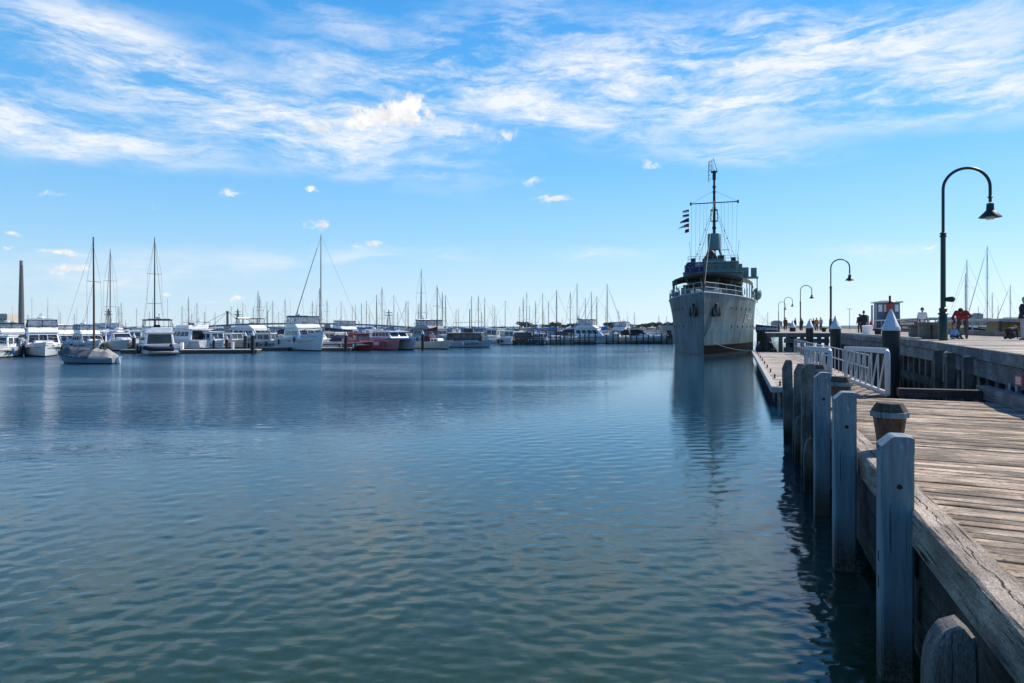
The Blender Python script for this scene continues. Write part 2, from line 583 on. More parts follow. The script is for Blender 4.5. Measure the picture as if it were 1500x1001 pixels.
def postpaint():
    m, t, b = base_mat('white post paint', 0.55, spec=0.35)
    co = t.n('ShaderNodeTexCoord').outputs['Object']
    geo = t.n('ShaderNodeNewGeometry')
    z = t.n('ShaderNodeSeparateXYZ')
    t.link(geo.outputs['Position'], z.inputs[0])
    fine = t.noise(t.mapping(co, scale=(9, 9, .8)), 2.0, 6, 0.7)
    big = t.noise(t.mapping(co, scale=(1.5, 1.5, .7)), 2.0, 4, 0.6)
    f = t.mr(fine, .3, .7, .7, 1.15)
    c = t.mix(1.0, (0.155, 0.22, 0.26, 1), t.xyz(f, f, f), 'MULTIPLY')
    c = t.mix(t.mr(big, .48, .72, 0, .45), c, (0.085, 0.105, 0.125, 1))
    spl = t.noise(t.mapping(co, scale=(16, 16, .5)), 1.5, 3, .55, .4)
    c = t.mix(t.mr(spl, .30, .37, .75, 0), c, (0.03, 0.03, 0.03, 1))
    rust = t.noise(t.mapping(co, scale=(11, 11, .7), loc=(3, 1, 0)), 1.4, 4, .6)
    c = t.mix(t.mr(rust, .62, .74, 0, .5), c, (0.11, 0.085, 0.06, 1))
    drop = t.noise(t.mapping(co, scale=(8, 8, 2.2)), 1.6, 5, .65)
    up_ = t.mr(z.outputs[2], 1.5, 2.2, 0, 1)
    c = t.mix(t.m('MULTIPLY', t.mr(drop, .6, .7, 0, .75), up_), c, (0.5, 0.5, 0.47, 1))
    speck = t.noise(co, 26.0, 3, .6)
    c = t.mix(t.mr(speck, .7, .76, 0, .7), c, (0.09, 0.08, 0.07, 1))
    wz = t.m('ADD', z.outputs[2], t.m('MULTIPLY', t.m('SUBTRACT', big, .5), .5))
    c = t.mix(t.mr(wz, .3, .75, .6, 0), c, (0.05, 0.055, 0.045, 1))
    barn = t.mr(t.noise(co, 60.0, 3, .6), .42, .6, 0, 1)
    c = t.mix(t.mr(wz, .15, .42, .95, 0), c, t.mix(barn, (0.015, 0.02, 0.013, 1), (0.085, 0.085, 0.07, 1)))
    t.link(c, b.inputs['Base Color'])
    bp = t.n('ShaderNodeBump')
    bp.inputs['Strength'].default_value = .35
    bp.inputs['Distance'].default_value = .006
    t.link(fine, bp.inputs['Height'])
    t.link(bp.outputs[0], b.inputs['Normal'])
    return m


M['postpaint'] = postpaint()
M['white'] = paint('white gelcoat', (0.82, 0.82, 0.81), 0.3, 0.05)
M['cream'] = paint('cream gelcoat', (0.62, 0.58, 0.48), 0.4, 0.08)
M['offwhite'] = paint('dulled white', (0.55, 0.55, 0.54), 0.45, 0.12)
M['grey'] = paint('grey fibreglass', (0.32, 0.33, 0.35), 0.45, 0.12)
M['glass'] = glassy('dark window glass', (0.018, 0.022, 0.028))
M['bglass'] = glassy('blue window glass', (0.05, 0.075, 0.10))
M['vinyl'] = vinyl('clear vinyl enclosure')
M['navy'] = paint('navy canvas', (0.018, 0.024, 0.055), 0.8, 0.2)
M['black'] = paint('black canvas', (0.016, 0.016, 0.018), 0.8, 0.25)
M['bluec'] = paint('bright blue canvas', (0.03, 0.16, 0.42), 0.75, 0.2)
M['skyc'] = paint('pale blue canvas', (0.16, 0.30, 0.48), 0.75, 0.2)
M['maroon'] = paint('maroon sail cover', (0.10, 0.016, 0.022), 0.8, 0.25)
M['red'] = paint('red boat paint', (0.34, 0.03, 0.025), 0.4, 0.2)
M['orange'] = paint('orange paint', (0.55, 0.16, 0.03), 0.6, 0.1)
M['yellow'] = paint('yellow oilskin', (0.65, 0.36, 0.03), 0.6, 0.1)
M['ochre'] = paint('ochre paint', (0.36, 0.25, 0.10), 0.6, 0.15)
M['alu'] = paint('anodised mast', (0.16, 0.165, 0.175), 0.5, 0.1)
M['darkmast'] = paint('dark mast', (0.035, 0.035, 0.04), 0.5, 0.1)
M['woodmast'] = paint('varnished mast', (0.10, 0.055, 0.035), 0.45, 0.15)
M['steel'] = paint('stainless rail', (0.35, 0.36, 0.38), 0.35, 0.05, metal=0.6)
M['wire'] = paint('rigging wire', (0.09, 0.095, 0.10), 0.5, 0.05)
M['rubber'] = paint('black pile sleeve', (0.012, 0.012, 0.013), 0.55, 0.3, streak=0.2, dirt=(.05, .05, .045))
M['pilecap'] = paint('white pile cap', (0.55, 0.57, 0.59), 0.4, 0.06, streak=0.25, dirt=(.35, .34, .32))
M['gang'] = paint('aluminium gangway', (0.46, 0.475, 0.49), 0.5, 0.12, metal=0.15, streak=0.25, dirt=(.3, .29, .27))
M['rail'] = paint('galvanised rail', (0.42, 0.44, 0.45), 0.5, 0.1, metal=0.2)
M['lampgreen'] = paint('dark green lamp paint', (0.008, 0.028, 0.019), 0.42, 0.25)
M['lampglass'] = paint('frosted lamp glass', (0.6, 0.6, 0.56), 0.3, 0.05)
M['concrete'] = paint('pontoon concrete', (0.36, 0.34, 0.31), 0.85, 0.2, streak=0.3)
M['pontoonside'] = paint('wet pontoon side', (0.05, 0.048, 0.042), 0.6, 0.3)
M['docktrim'] = paint('pale dock edging', (0.40, 0.37, 0.33), 0.7, 0.15)
M['canvas'] = paint('grey boat cover', (0.10, 0.105, 0.125), 0.9, 0.22, scale=2.0, bump=0.3)
M['canvas2'] = paint('beige boat cover', (0.34, 0.31, 0.275), 0.9, 0.15, scale=2.0, bump=0.3)
M['brick'] = paint('chimney brick', (0.105, 0.092, 0.086), 0.9, 0.15, scale=0.06)
M['brickband'] = paint('chimney bands', (0.24, 0.22, 0.21), 0.9, 0.1, scale=0.06)
M['bridge'] = paint('bridge steel', (0.07, 0.075, 0.085), 0.7, 0.1, scale=0.02)
M['bridgec'] = paint('bridge concrete', (0.42, 0.42, 0.42), 0.8, 0.1, scale=0.02)
M['tower'] = paint('far city block', (0.15, 0.16, 0.175), 0.6, 0.15, scale=0.03)
M['tan'] = paint('tan concrete block', (0.50, 0.44, 0.34), 0.8, 0.1, scale=0.05)
M['land'] = paint('far shore', (0.055, 0.075, 0.07), 0.9, 0.4, scale=0.02)
M['leaf'] = paint('dark leaves', (0.05, 0.065, 0.035), 0.8, 0.5, scale=0.6)
M['bark'] = paint('bark', (0.08, 0.06, 0.045), 0.9, 0.3)
M['rock'] = paint('breakwater stone', (0.13, 0.125, 0.115), 0.9, 0.4, scale=0.5, bump=0.5)

# ------------------------------------------------------------------ water
ST_, CT_ = sin(atan(0.344)), cos(atan(0.344))


def build_water():
    rng = np.random.default_rng(3)
    azs = np.concatenate([np.radians(np.linspace(-46, 46, 640)), np.radians(np.linspace(46, 314, 70))[1:-1]])
    rad = np.concatenate([[0.0], np.geomspace(1.2, 90, 860), np.geomspace(90, 14000, 40)[1:]])
    A, R = np.meshgrid(azs, rad, indexing='xy')
    X, Y = R * np.sin(A), R * np.cos(A)
    Z = np.zeros_like(X)
    sp = np.maximum(R * 0.0053, 0.02)
    for i in range(96):
        lam = float(np.exp(rng.uniform(np.log(0.08), np.log(0.6))))
        ang = rng.normal(radians(-78), radians(42))
        k = 2 * pi / lam
        amp = 0.00098 * lam ** 0.58
        fade = np.clip((lam / sp - 2.5) / 3.0, 0, 1)
        # slow patches of calmer and livelier water
        ph = rng.uniform(0, 6.28)
        mod = 0.75 + 0.45 * np.sin(X * rng.uniform(.08, .3) + ph) * np.sin(Y * rng.uniform(.08, .3) + ph * 2)
        Z += amp * fade * mod * np.sin(k * (X * cos(ang) + Y * sin(ang)) + rng.uniform(0, 6.28))
    Z *= np.clip((200 - R) / 120, 0, 1)
    nr, na = X.shape
    idx = np.arange(nr * na).reshape(nr, na)
    a = idx[:-1, :]
    b = np.roll(idx, -1, 1)[:-1, :]
    c = np.roll(idx, -1, 1)[1:, :]
    dd = idx[1:, :]
    faces = np.stack([a, b, c, dd], -1).reshape(-1, 4)
    me = bpy.data.meshes.new('water')
    me.vertices.add(nr * na)
    me.vertices.foreach_set('co', np.stack([X, Y, Z], -1).ravel())
    me.loops.add(faces.size)
    me.loops.foreach_set('vertex_index', faces[:, ::-1].ravel().astype(np.int32))
    me.polygons.add(len(faces))
    me.polygons.foreach_set('loop_start', np.arange(0, faces.size, 4, dtype=np.int32))
    me.polygons.foreach_set('use_smooth', np.ones(len(faces), dtype=bool))
    me.update(calc_edges=True)
    m, t, bs = base_mat('harbour water', 0.02, ior=1.34, spec=0.8)
    co = t.n('ShaderNodeTexCoord').outputs['Object']
    bs.inputs['Subsurface Weight'].default_value = 1.0
    bs.inputs['Subsurface Radius'].default_value = (.5, 1.3, 1.0)
    bs.inputs['Subsurface Scale'].default_value = 3.0
    sxyz = t.n('ShaderNodeSeparateXYZ')
    t.link(co, sxyz.inputs[0])
    # metres out from the line of the jetty posts
    out_ = t.m('SUBTRACT', t.m('MULTIPLY', sxyz.outputs[1], ST_), t.m('MULTIPLY', sxyz.outputs[0], CT_))
    rng_ = t.vm('LENGTH', co, out=1)
    big = t.noise(t.mapping(co, scale=(.5, 1, 1)), 0.12, 3, .5)
    # silt colours the shallows green; the deeper harbour is a clearer blue
    deep = t.mr(t.m('ADD', rng_, t.m('MULTIPLY', big, 8.0)), 8.0, 27.0, 0.0, 1.0)
    t.link(t.mix(deep, (0.022, 0.043, 0.0135, 1), (0.0035, 0.042, 0.082, 1)), bs.inputs['Base Color'])
    # ripples finer than the eye can part from afar blur the mirror
    far_ = t.mr(rng_, 18.0, 75.0, 0.0, 1.0)
    b1 = t.noise(t.mapping(co, rot=(0, 0, radians(20)), scale=(.5, 1, 1)), 7.5, 4, .55, .4)
    b2 = t.noise(t.mapping(co, rot=(0, 0, radians(-18)), scale=(.45, 1, 1)), 2.6, 4, .55, .6)
    b3 = t.noise(t.mapping(co, rot=(0, 0, radians(6)), scale=(.38, 1, 1)), .75, 3, .5, .5)
    gust = t.noise(t.mapping(co, scale=(.35, 1, 1)), 0.06, 3, .55)
    # a breeze roughens the open harbour; the strip along the jetty lies calmer
    open_ = t.m('MULTIPLY', t.mr(t.m('ADD', out_, t.m('MULTIPLY', big, 5.0)), 7.0, 20.0, 0.0, 1.0), t.mr(t.m('ADD', rng_, t.m('MULTIPLY', big, 6.0)), 15.0, 30.0, 0.0, 1.0))
    b0 = t.noise(t.mapping(co, rot=(0, 0, radians(-8)), scale=(.5, 1, 1)), 19.0, 4, .6, .3)
    amp = t.m('ADD', 0.17, t.m('MULTIPLY', open_, t.mr(gust, .36, .58, .8, 5.0)))
    h = t.m('MULTIPLY', t.m('ADD', t.m('MULTIPLY', b1, 0.30), t.m('MULTIPLY', b2, 0.75)), amp)
    h = t.m('ADD', h, t.m('MULTIPLY', b3, t.m('ADD', .05, t.m('MULTIPLY', open_, 3.3))))
    h = t.m('ADD', h, t.m('MULTIPLY', b0, t.m('ADD', .012, t.m('MULTIPLY', open_, .05))))
    t.link(t.m('ADD', .02, t.m('MULTIPLY', t.m('MULTIPLY', far_, open_), .14)), bs.inputs['Roughness'])
    bp = t.n('ShaderNodeBump')
    bp.inputs['Strength'].default_value = 1.0
    bp.inputs['Distance'].default_value = 0.06
    t.link(h, bp.inputs['Height'])
    t.link(bp.outputs[0], bs.inputs['Normal'])
    me.materials.append(m)
    o = bpy.data.objects.new('water', me)
    COL.objects.link(o)
    tag(o, kind='structure')


build_water()

# ------------------------------------------------------------------ lower jetty (fixed, near)
ZL, ZU, ZD = 1.30, 2.40, 0.66        # lower deck, upper deck, floating dock


def plank_run(mb, u0, u1, vL, vR, z, wmin, wmax, th, skew=0.0, gap=(0.006, 0.02), jit=0.006, ends=0.015):
    """boards laid across the pier; local x along the board. skew = slope du/dv"""
    u = u0
    while u < u1:
        wd = random.uniform(wmin, wmax)
        a, b = vL(u) - random.uniform(0, ends), vR(u) + random.uniform(0, ends)
        dz = random.uniform(-jit, jit)
        dz2 = dz + random.uniform(-jit, jit)
        mb.tint = random.uniform(0.55, 1.45)
        n = 7
        e0 = [random.uniform(-.006, .006) for _ in range(n)]
        e1 = [random.uniform(-.006, .006) for _ in range(n)]
        rings = []
        for i in range(n):
            f = i / (n - 1)
            x = a + (b - a) * f
            zz = z + dz + (dz2 - dz) * f
            uu0, uu1 = u + skew * (x - a) + e0[i], u + wd + skew * (x - a) + e1[i]
            c = 0.005
            rings.append([(x, uu0, zz - th), (x, uu1, zz - th), (x, uu1, zz - c), (x, uu1 - c * 1.5, zz), (x, uu0 + c * 1.5, zz), (x, uu0, zz - c)])
        mb.loft(rings, True)
        u += wd + random.uniform(*gap)
    mb.tint = 1.0


jetty = thing('lower_jetty', 'weathered grey timber jetty of cross boards low over the water, nearest the viewer', 'jetty', (0, 0, 0), -TH)
mb = MB()
plank_run(mb, 1.2, 18.35, lambda u: 1.4, lambda u: 5.55, ZL, .13, .2, .07, skew=-0.14, jit=.008, gap=(.008, .03))
mb.build('deck', M['deck'], jetty)


def rough_beam(mb, v0, v1, u0, u1, z0, z1, n=40, amp=.0035):
    """a long old timber with worn, uneven arrises, along local y"""
    rings = []
    for i in range(n + 1):
        u = u0 + (u1 - u0) * i / n
        r = lambda: random.uniform(-amp, amp)
        c = .018
        rings.append([(v0 + r() * .4, u, z0), (v1 + r() * .4, u, z0), (v1 + r(), u, z1 - c + r()), (v1 - c + r(), u, z1 + r()),
                      (v0 + (v1 - v0) * .5 + r(), u, z1 + r() * .6), (v0 + c + r(), u, z1 + r()), (v0 + r(), u, z1 - c + r())])
    mb.loft(rings)


for (u0, u1) in ((1.3, 8.12), (8.2, 13.3), (13.36, 18.3)):
    mb = MB()
    mb.tint = random.uniform(.8, 1.2)
    rough_beam(mb, 1.305, 1.56, u0, u1, ZL - .13, ZL + .17)
    mb.build('kerb_beam', M['kerb'], jetty)
mb = MB()
rough_beam(mb, 5.18, 5.44, 2.0, 19.05, ZL + .004, ZL + .29, amp=.005)
mb.build('side_beam', M['fascia'], jetty)
mb = MB()
rough_beam(mb, -.9, .9, -.13, .13, 0, .2, n=2, amp=.003)
mb.v = [(3.45 + (y / .26 + .5) * 1.7, 18.62 + x * .15, ZL + .005 + z) for x, y, z in mb.v]
mb.build('end_beam', M['darkbeam'], jetty)
for k, (z0, z1, dv) in enumerate(((.86, 1.13, 0), (.5, .8, .02), (.16, .44, .035))):
    mb = MB()
    mb.tint = random.uniform(.7, 1.3)
    rough_beam(mb, 1.36 + dv, 1.46 + dv, 1.3, 18.3, z0, z1, amp=.005)
    mb.build('wale_board', M['wale'], jetty)
for u in (2.2, 5.2, 8.0, 10.7, 13.3, 16.0, 18.1):
    for v in (1.75, 4.9):
        mb = MB()
        mb.lathe([(.16, -1.6), (.15, ZL - .08)], 10, (v, u, 0))
        mb.build('pile', M['pilew'], jetty)
# joists under the end of the deck
mb = MB()
for v in (1.7, 2.6, 3.5, 4.4, 5.2):
    mb.bx(v - .08, v + .08, 1.3, 18.3, ZL - .36, ZL - .09)
mb.build('joist', M['wale'], jetty)


def square_post(name, mat, u, v, zt, wd, label, group, cham=.35, lean=(0, 0), hole=True, worn=0.0, dp=None):
    o = thing(name, label, 'mooring post', P(v, u, 0), -TH, group)
    o.rotation_euler[0] = lean[0]
    o.rotation_euler[1] = lean[1]
    h, d_ = wd / 2, (dp or wd) / 2
    c = .018
    mb = MB()
    prof = [(-h, 0), (h, 0)]
    rings = []
    sec = [(-h + c, -d_), (h - c, -d_), (h, -d_ + c), (h, d_ - c), (h - c, d_), (-h + c, d_), (-h, d_ - c), (-h, -d_ + c)]
    zs = [-1.6, 0, .4, .8, 1.2, 1.6, 2.0]
    ztl = zt - cham * wd
    zs = [z for z in zs if z < ztl - .05]
    for z in zs:
        k = random.uniform(-worn, worn)
        rings.append([(x * (1 + k), y * (1 + k), z) for x, y in sec])
    # top: water-side corner cut away, small cut on the land side
    def top(x):
        f = (x + h) / wd
        lo = cham * wd
        if f < .38:
            return zt - lo * (1 - f / .38)
        if f > .86:
            return zt - .16 * lo * ((f - .86) / .14)
        return zt
    xs = [-h, -h + .38 * wd, h - .14 * wd, h]
    rings.append([(x, y, top(-h) - .004) for x, y in sec])
    mb.loft(rings, True, True, False)
    # cap as strips following the cut
    n = 12
    base = []
    ring2 = []
    for k_ in range(n + 1):
        x = -h + wd * k_ / n
        ring2.append(x)
    for i in range(n):
        x0, x1 = ring2[i], ring2[i + 1]
        r = lambda: random.uniform(-worn, worn) * .12
        mb.hexa([(x0, -d_ + .001, top(-h) - .05), (x1, -d_ + .001, top(-h) - .05), (x1, d_ - .001, top(-h) - .05), (x0, d_ - .001, top(-h) - .05),
                 (x0, -d_ + .001, top(x0) + r()), (x1, -d_ + .001, top(x1) + r()), (x1, d_ - .001, top(x1)), (x0, d_ - .001, top(x0))])
    mb.build('shaft', mat, o)
    if hole:
        m2 = MB()
        rings = [[(.013 + .022 * cos(2 * pi * k / 12), -d_ + y, zt - .42 + .022 * sin(2 * pi * k / 12)) for k in range(12)] for y in (-.003, .01)]
        m2.loft(rings)
        m2.build('bolt_hole', M['black'], o)
        if u < 7:
            for zz in (1.02, .80):
                m3 = MB().bx(-h - .003, -h + .01, -.018, .018, zz - .045, zz + .045)
                m3.build('bolt_slot', M['black'], o)
    return o


g = 'painted posts along the jetty edge'
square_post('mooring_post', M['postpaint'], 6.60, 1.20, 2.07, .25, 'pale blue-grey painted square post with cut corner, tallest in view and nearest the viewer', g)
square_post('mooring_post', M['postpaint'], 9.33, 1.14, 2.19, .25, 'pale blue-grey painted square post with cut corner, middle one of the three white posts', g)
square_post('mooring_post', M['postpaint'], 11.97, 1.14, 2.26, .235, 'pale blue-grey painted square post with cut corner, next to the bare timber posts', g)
g = 'bare timber posts along the jetty edge'
square_post('mooring_post', M['oldpost'], 14.75, 1.15, 2.26, .25, 'bare grey timber post with cut top, thickest of the unpainted ones beside the white posts', g, .5, hole=False, worn=.03)
square_post('mooring_post', M['oldpost'], 17.35, 1.12, 2.12, .22, 'bare grey timber post with pointed top, in the middle of the three tall unpainted ones', g, .9, (0, .02), False, .03)
square_post('mooring_post', M['oldpost'], 18.95, 1.02, 2.13, .24, 'bare grey timber post with pointed top, last of the row before the floating dock', g, .9, (0, -.02), False, .03)
g = 'short rounded fender posts in the water'
for (u, zt, wd, lb) in ((4.45, 1.34, .24, 'short grey fender post with rounded worn top against the jetty side nearest the viewer'),
                        (13.5, .98, .2, 'short dark fender post standing in the water just beyond the white posts'),
                        (16.2, 1.04, .18, 'short dark fender post between the two thicker bare posts'),
                        (19.6, .95, .18, 'short dark fender post at the far end of the bare posts')):
    o = thing('fender_post', lb, 'fender post', P(1.08, u, 0), -TH, g)
    mb = MB()
    h = wd / 2
    sec = [(-h + .02, -h), (h - .02, -h), (h, -h + .02), (h, h - .02), (h - .02, h), (-h + .02, h), (-h, h - .02), (-h, -h + .02)]
    rings = []
    for z, k in ((-1.5, 1), (.3, 1), (zt - .34, 1.0)):
        rings.append([(x * k, y * k, z) for x, y in sec])
    for q in np.linspace(.08, 1, 11):
        arc = 1 - sqrt(max(0, 1 - q * q))
        rings.append([((x if x > 0 else x + 2 * h * .62 * arc) - (h * .12 * arc if x > 0 else 0), y * (1 - .22 * q ** 3), zt - .34 + .34 * q - (.05 * q if x > 0 else 0) + random.uniform(-.005, .005)) for x, y in sec])
    mb.loft(rings)
    mb.build('shaft', M['oldpost'], o, smooth=True, auto=35)

g = 'hexagonal timber bollards on the jetty edge'
for (u, lb) in ((9.45, 'timber bollard flaring to a dark hexagonal cap with pale band, behind the nearest white post'),
                (14.1, 'timber bollard with pale band half hidden behind the white posts, beside the gangway foot'),
                (18.3, 'timber bollard with pale band mostly hidden behind the bare posts')):
    o = thing('bollard', lb, 'bollard', P(1.66, u, ZL), -TH + .25, g)
    o.scale = (.9, .9, 1)
    mb = MB()
    mb.lathe([(.135, -.02), (.15, .22), (.205, .58)], 8, rot=.39)
    mb.build('shaft', M['bollardw'], o, bevel=.008)
    mb = MB()
    mb.lathe([(.238, .582), (.242, .655)], 8, rot=.39)
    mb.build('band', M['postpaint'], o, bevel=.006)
    mb = MB()
    mb.lathe([(.232, .657), (.165, .755), (.15, .76)], 8, rot=.39)
    mb.build('cap', M['bollardtop'], o, bevel=.008)

# gangway from the jetty to the floating dock
gw = thing('gangway', 'pale aluminium gangway with V-braced side rails leading down to the floating dock', 'gangway', P(1.95, 18.6, 0), -TH)
GL, GWD = 7.4, 1.27
zA, zB = ZL + .03, ZL - .13
for v in (0.0, GWD):
    mb = MB()
    zb = lambda u: zA + (zB - zA) * u / GL
    T = 1.07
    mb.bar((v, .12, zb(.12) + T), (v, GL, zb(GL) + T), .10, .13)
    mb.bar((v, -.05, zb(0) + .04), (v, GL + .05, zb(GL) + .04), .08, .10)
    mb.path([(v, -.03, zb(0) + .02), (v, -.06, zb(0) + .6), (v, -.06, zb(0) + T - .16), (v, -.01, zb(0) + T - .04), (v, .14, zb(0) + T)], .055, 8)
    mb.bar((v, .1, zb(0) + .1), (v, .1, zb(0) + T - .06), .05, .2)
    mb.bar((v, GL, zb(GL)), (v, GL, zb(GL) + T), .09, .09)
    n = 7
    for i in range(n):
        a, b = .22 + (GL - .3) * i / n, .22 + (GL - .3) * (i + 1) / n
        mb.bar((v, a, zb(a) + T - .06), (v, b - .1, zb(b) + .08), .035, .07)
        mb.bar((v, b - .02, zb(b) + .08), (v, b, zb(b) + T - .06), .035, .06)
    mb.build('side_rail', M['gang'], gw, bevel=.006)
mb = MB()
plank_run(mb, -.25, GL, lambda u: .06, lambda u: GWD - .06, 0, .14, .16, .04)
mb.v = [(x, y, z + zA + .0 + (zB - zA) * y / GL) for x, y, z in mb.v]
mb.build('walkway', M['deck'], gw)

# floating dock
fd = thing('floating_dock', 'long low floating dock of pale boards beside the warship bow', 'dock', (0, 0, 0), -TH)
U0, U1 = 27.8, 67.0
dl = lambda u: .88 - .46 * (u - U0) / (U1 - U0)
dr = lambda u: 4.75 - .65 * (u - U0) / (U1 - U0)
mb = MB()
plank_run(mb, U0 + .05, U1, lambda u: dl(u) + .22, lambda u: dr(u), ZD, .16, .24, .05, gap=(.01, .03), jit=.005)
mb.build('deck', M['deck_far'], fd)
mb = MB()
mb.loft([[(dl(u), u, ZD - .2), (dl(u) + .22, u, ZD - .2), (dl(u) + .22, u, ZD + .05), (dl(u), u, ZD + .05)] for u in (U0, U1)])
mb.build('edge_beam', M['docktrim'], fd, bevel=.01)
mb = MB()
mb.bx(dl(U0) + .02, dr(U0), U0 - .1, U0 + .04, ZD - .16, ZD + .03)
mb.build('end_beam', M['docktrim'], fd)
for i in range(9):
    u = U0 + 1.2 + i * 4.2
    mb = MB()
    mb.bx(dl(u) + .35, dr(u) - .4, u - .9, u + 1.9, -.4, ZD - .22)
    mb.build('float', M['pontoonside'], fd)
for i in range(9):
    u = U0 + .9 + i * 4.1
    mb = MB()
    x = dl(u) + .36
    mb.bx(x - .035, x + .035, u - .12, u + .12, ZD + .005, ZD + .05)
    mb.bx(x - .03, x + .03, u - .05, u + .05, ZD + .05, ZD + .13)
    mb.bx(x - .035, x + .035, u - .2, u + .2, ZD + .13, ZD + .18)
    mb.build('cleat', M['black'], fd, bevel=.01)

# railing along the landward side of the dock
rl = thing('dock_railing', 'thin two-bar metal railing along the landward side of the floating dock', 'railing', (0, 0, 0), -TH)
nb = 26
us = [30 + (63 - 30) * i / (nb - 1) for i in range(nb)]
rv = lambda u: 4.55 - .7 * (u - 30) / 33
for h in (1.2, .68):
    mb = MB()
    mb.path([(rv(u), u, ZD + h) for u in us], .028, 6)
    mb.build('bar', M['rail'], rl)
for u in us:
    mb = MB()
    mb.path([(rv(u), u, ZD + .005), (rv(u), u, ZD + 1.19)], .026, 6)
    mb.build('stanchion', M['rail'], rl)

g = 'black piles with white conical caps by the floating dock'
for (u, r, lb) in ((28.1, .30, 'black sleeved pile with white pointed cap standing beside the gangway, largest of its row'),
                   (44.6, .30, 'black sleeved pile with white pointed cap, second from the gangway'),
                   (62.3, .30, 'black sleeved pile with white pointed cap, third from the gangway'),
                   (80.0, .31, 'black sleeved pile with white pointed cap, smallest and farthest from the gangway')):
    v = 4.98 if u < 70 else 4.7
    o = thing('guide_pile', lb, 'pile', P(v, u, 0), -TH, g)
    mb = MB()
    mb.lathe([(r, -2), (r, 2.86)], 24)
    mb.build('shaft', M['rubber'], o, smooth=True)
    mb = MB()
    mb.lathe([(r + .012, 2.84), (r + .012, 2.96), (r * .93, 2.99), (.03, 3.62), (.005, 3.63)], 24)
    mb.build('cap', M['pilecap'], o, smooth=True, auto=50)

# ------------------------------------------------------------------ upper pier
EDGE = [(3.0, 5.5), (17.0, 5.55), (24.0, 6.2), (31.0, 6.95), (45.0, 7.0), (66.0, 6.9)]


def ev(u):
    for (a, x), (b, y) in zip(EDGE, EDGE[1:]):
        if a <= u <= b:
            return x + (y - x) * (u - a) / (b - a)
    return EDGE[0][1] if u < 3 else EDGE[-1][1]


pier = thing('pier', 'high timber pier with grey fascia and pale boarded deck on tall piles', 'pier', (0, 0, 0), -TH)
PV = 14.2
mb = MB()
plank_run(mb, 3.0, 66.0, lambda u: ev(u) - .02, lambda u: PV, ZU, .2, .26, .08, skew=0, gap=(.008, .02), jit=.005)
mb.build('deck', M['deck_far'], pier)
mb = MB()
plank_run(mb, 66.2, 200.0, lambda u: 1.7 if u < 200 else 3, lambda u: 15.5, ZU, .45, .55, .08, gap=(.008, .02), jit=.004)
mb.build('head_deck', M['deck_far'], pier)
for (z0, z1, o_) in ((2.10, 2.385, -.06), (1.62, 2.07, .03)):
    uu = 3.0
    while uu < 65.9:
        ln = min(random.uniform(4.5, 6.5), 65.9 - uu)
        mb = MB()
        mb.tint = random.uniform(.8, 1.2)
        n = 10
        r = lambda: random.uniform(-.006, .006)
        mb.loft([[(ev(q) + o_ + r(), q, z0 + r()), (ev(q) + o_ + .14, q, z0), (ev(q) + o_ + .14, q, z1), (ev(q) + o_ + r(), q, z1 + r())]
                 for q in [uu + .01 + (ln - .02) * i / n for i in range(n + 1)]])
        mb.build('fascia_board', M['fascia'], pier)
        uu += ln
k = 0
for i in range(52):
    u = 8.5 + i * 1.12
    mb = MB()
    mb.tint = random.uniform(.6, 1.2)
    mb.bx(ev(u) + .22, ev(u) + .48, u - .14, u + .14, -1.2, ZU - .09)
    mb.build('pile', M['pilew'], pier)
for i in range(15):
    u = 12 + i * 3.7
    mb = MB()
    mb.lathe([(.19, -1.5), (.18, ZU - .09)], 10, (10.5, u, 0))
    mb.build('pile', M['pilew'], pier)
mb = MB()
mb.bx(8.3, 8.5, 5, 66, .1, ZU - .3)
mb.build('inner_wall', M['wale'], pier)
mb = MB()
mb.bx(5.5, 5.62, 3.1, 18.7, .95, 1.25)
mb.loft([[(ev(q) + .1, q, .55), (ev(q) + .2, q, .55), (ev(q) + .2, q, .9), (ev(q) + .1, q, .9)] for q in (19.2, 24, 31, 45, 66)])
mb.build('low_wale', M['wale'], pier)
# pier head that reaches out beside the ship
for (z0, z1) in ((2.0, 2.38), (1.5, 1.9), (.7, 1.1)):
    mb = MB()
    mb.bx(3.15 if z0 < 1.95 else 1.75, 6.9, 66.05 + (2.38 - z1) * .1, 66.2 + (2.38 - z1) * .1, z0, z1)
    mb.build('head_fascia', M['fasciax'], pier)
for i, v in enumerate((1.9, 2.9, 3.5, 4.1, 4.7, 5.4, 6.1, 6.7)):
    mb = MB()
    mb.bx(v - .17, v + .17, 66.35, 66.7, -1.2, ZU - .09)
    mb.build('pile', M['pilew'], pier)
for i in range(24):
    u = 69 + i * 3
    mb = MB()
    mb.bx(1.75, 2.05, u, u + .3, -1.2, ZU - .09)
    mb.build('pile', M['pilew'], pier)
# low kerb on the far side of the deck
mb = MB()
mb.bx(13.75, 14.0, 26, 66, ZU + .005, ZU + .26)
mb.build('kerb', M['bench'], pier)
mb = MB()
mb.loft([[(ev(q) + .06, q, ZU + .006), (ev(q) + .26, q, ZU + .006), (ev(q) + .26, q, ZU + .1), (ev(q) + .06, q, ZU + .1)] for q in (34, 45, 66)])
mb.build('edge_kerb', M['docktrim'], pier)

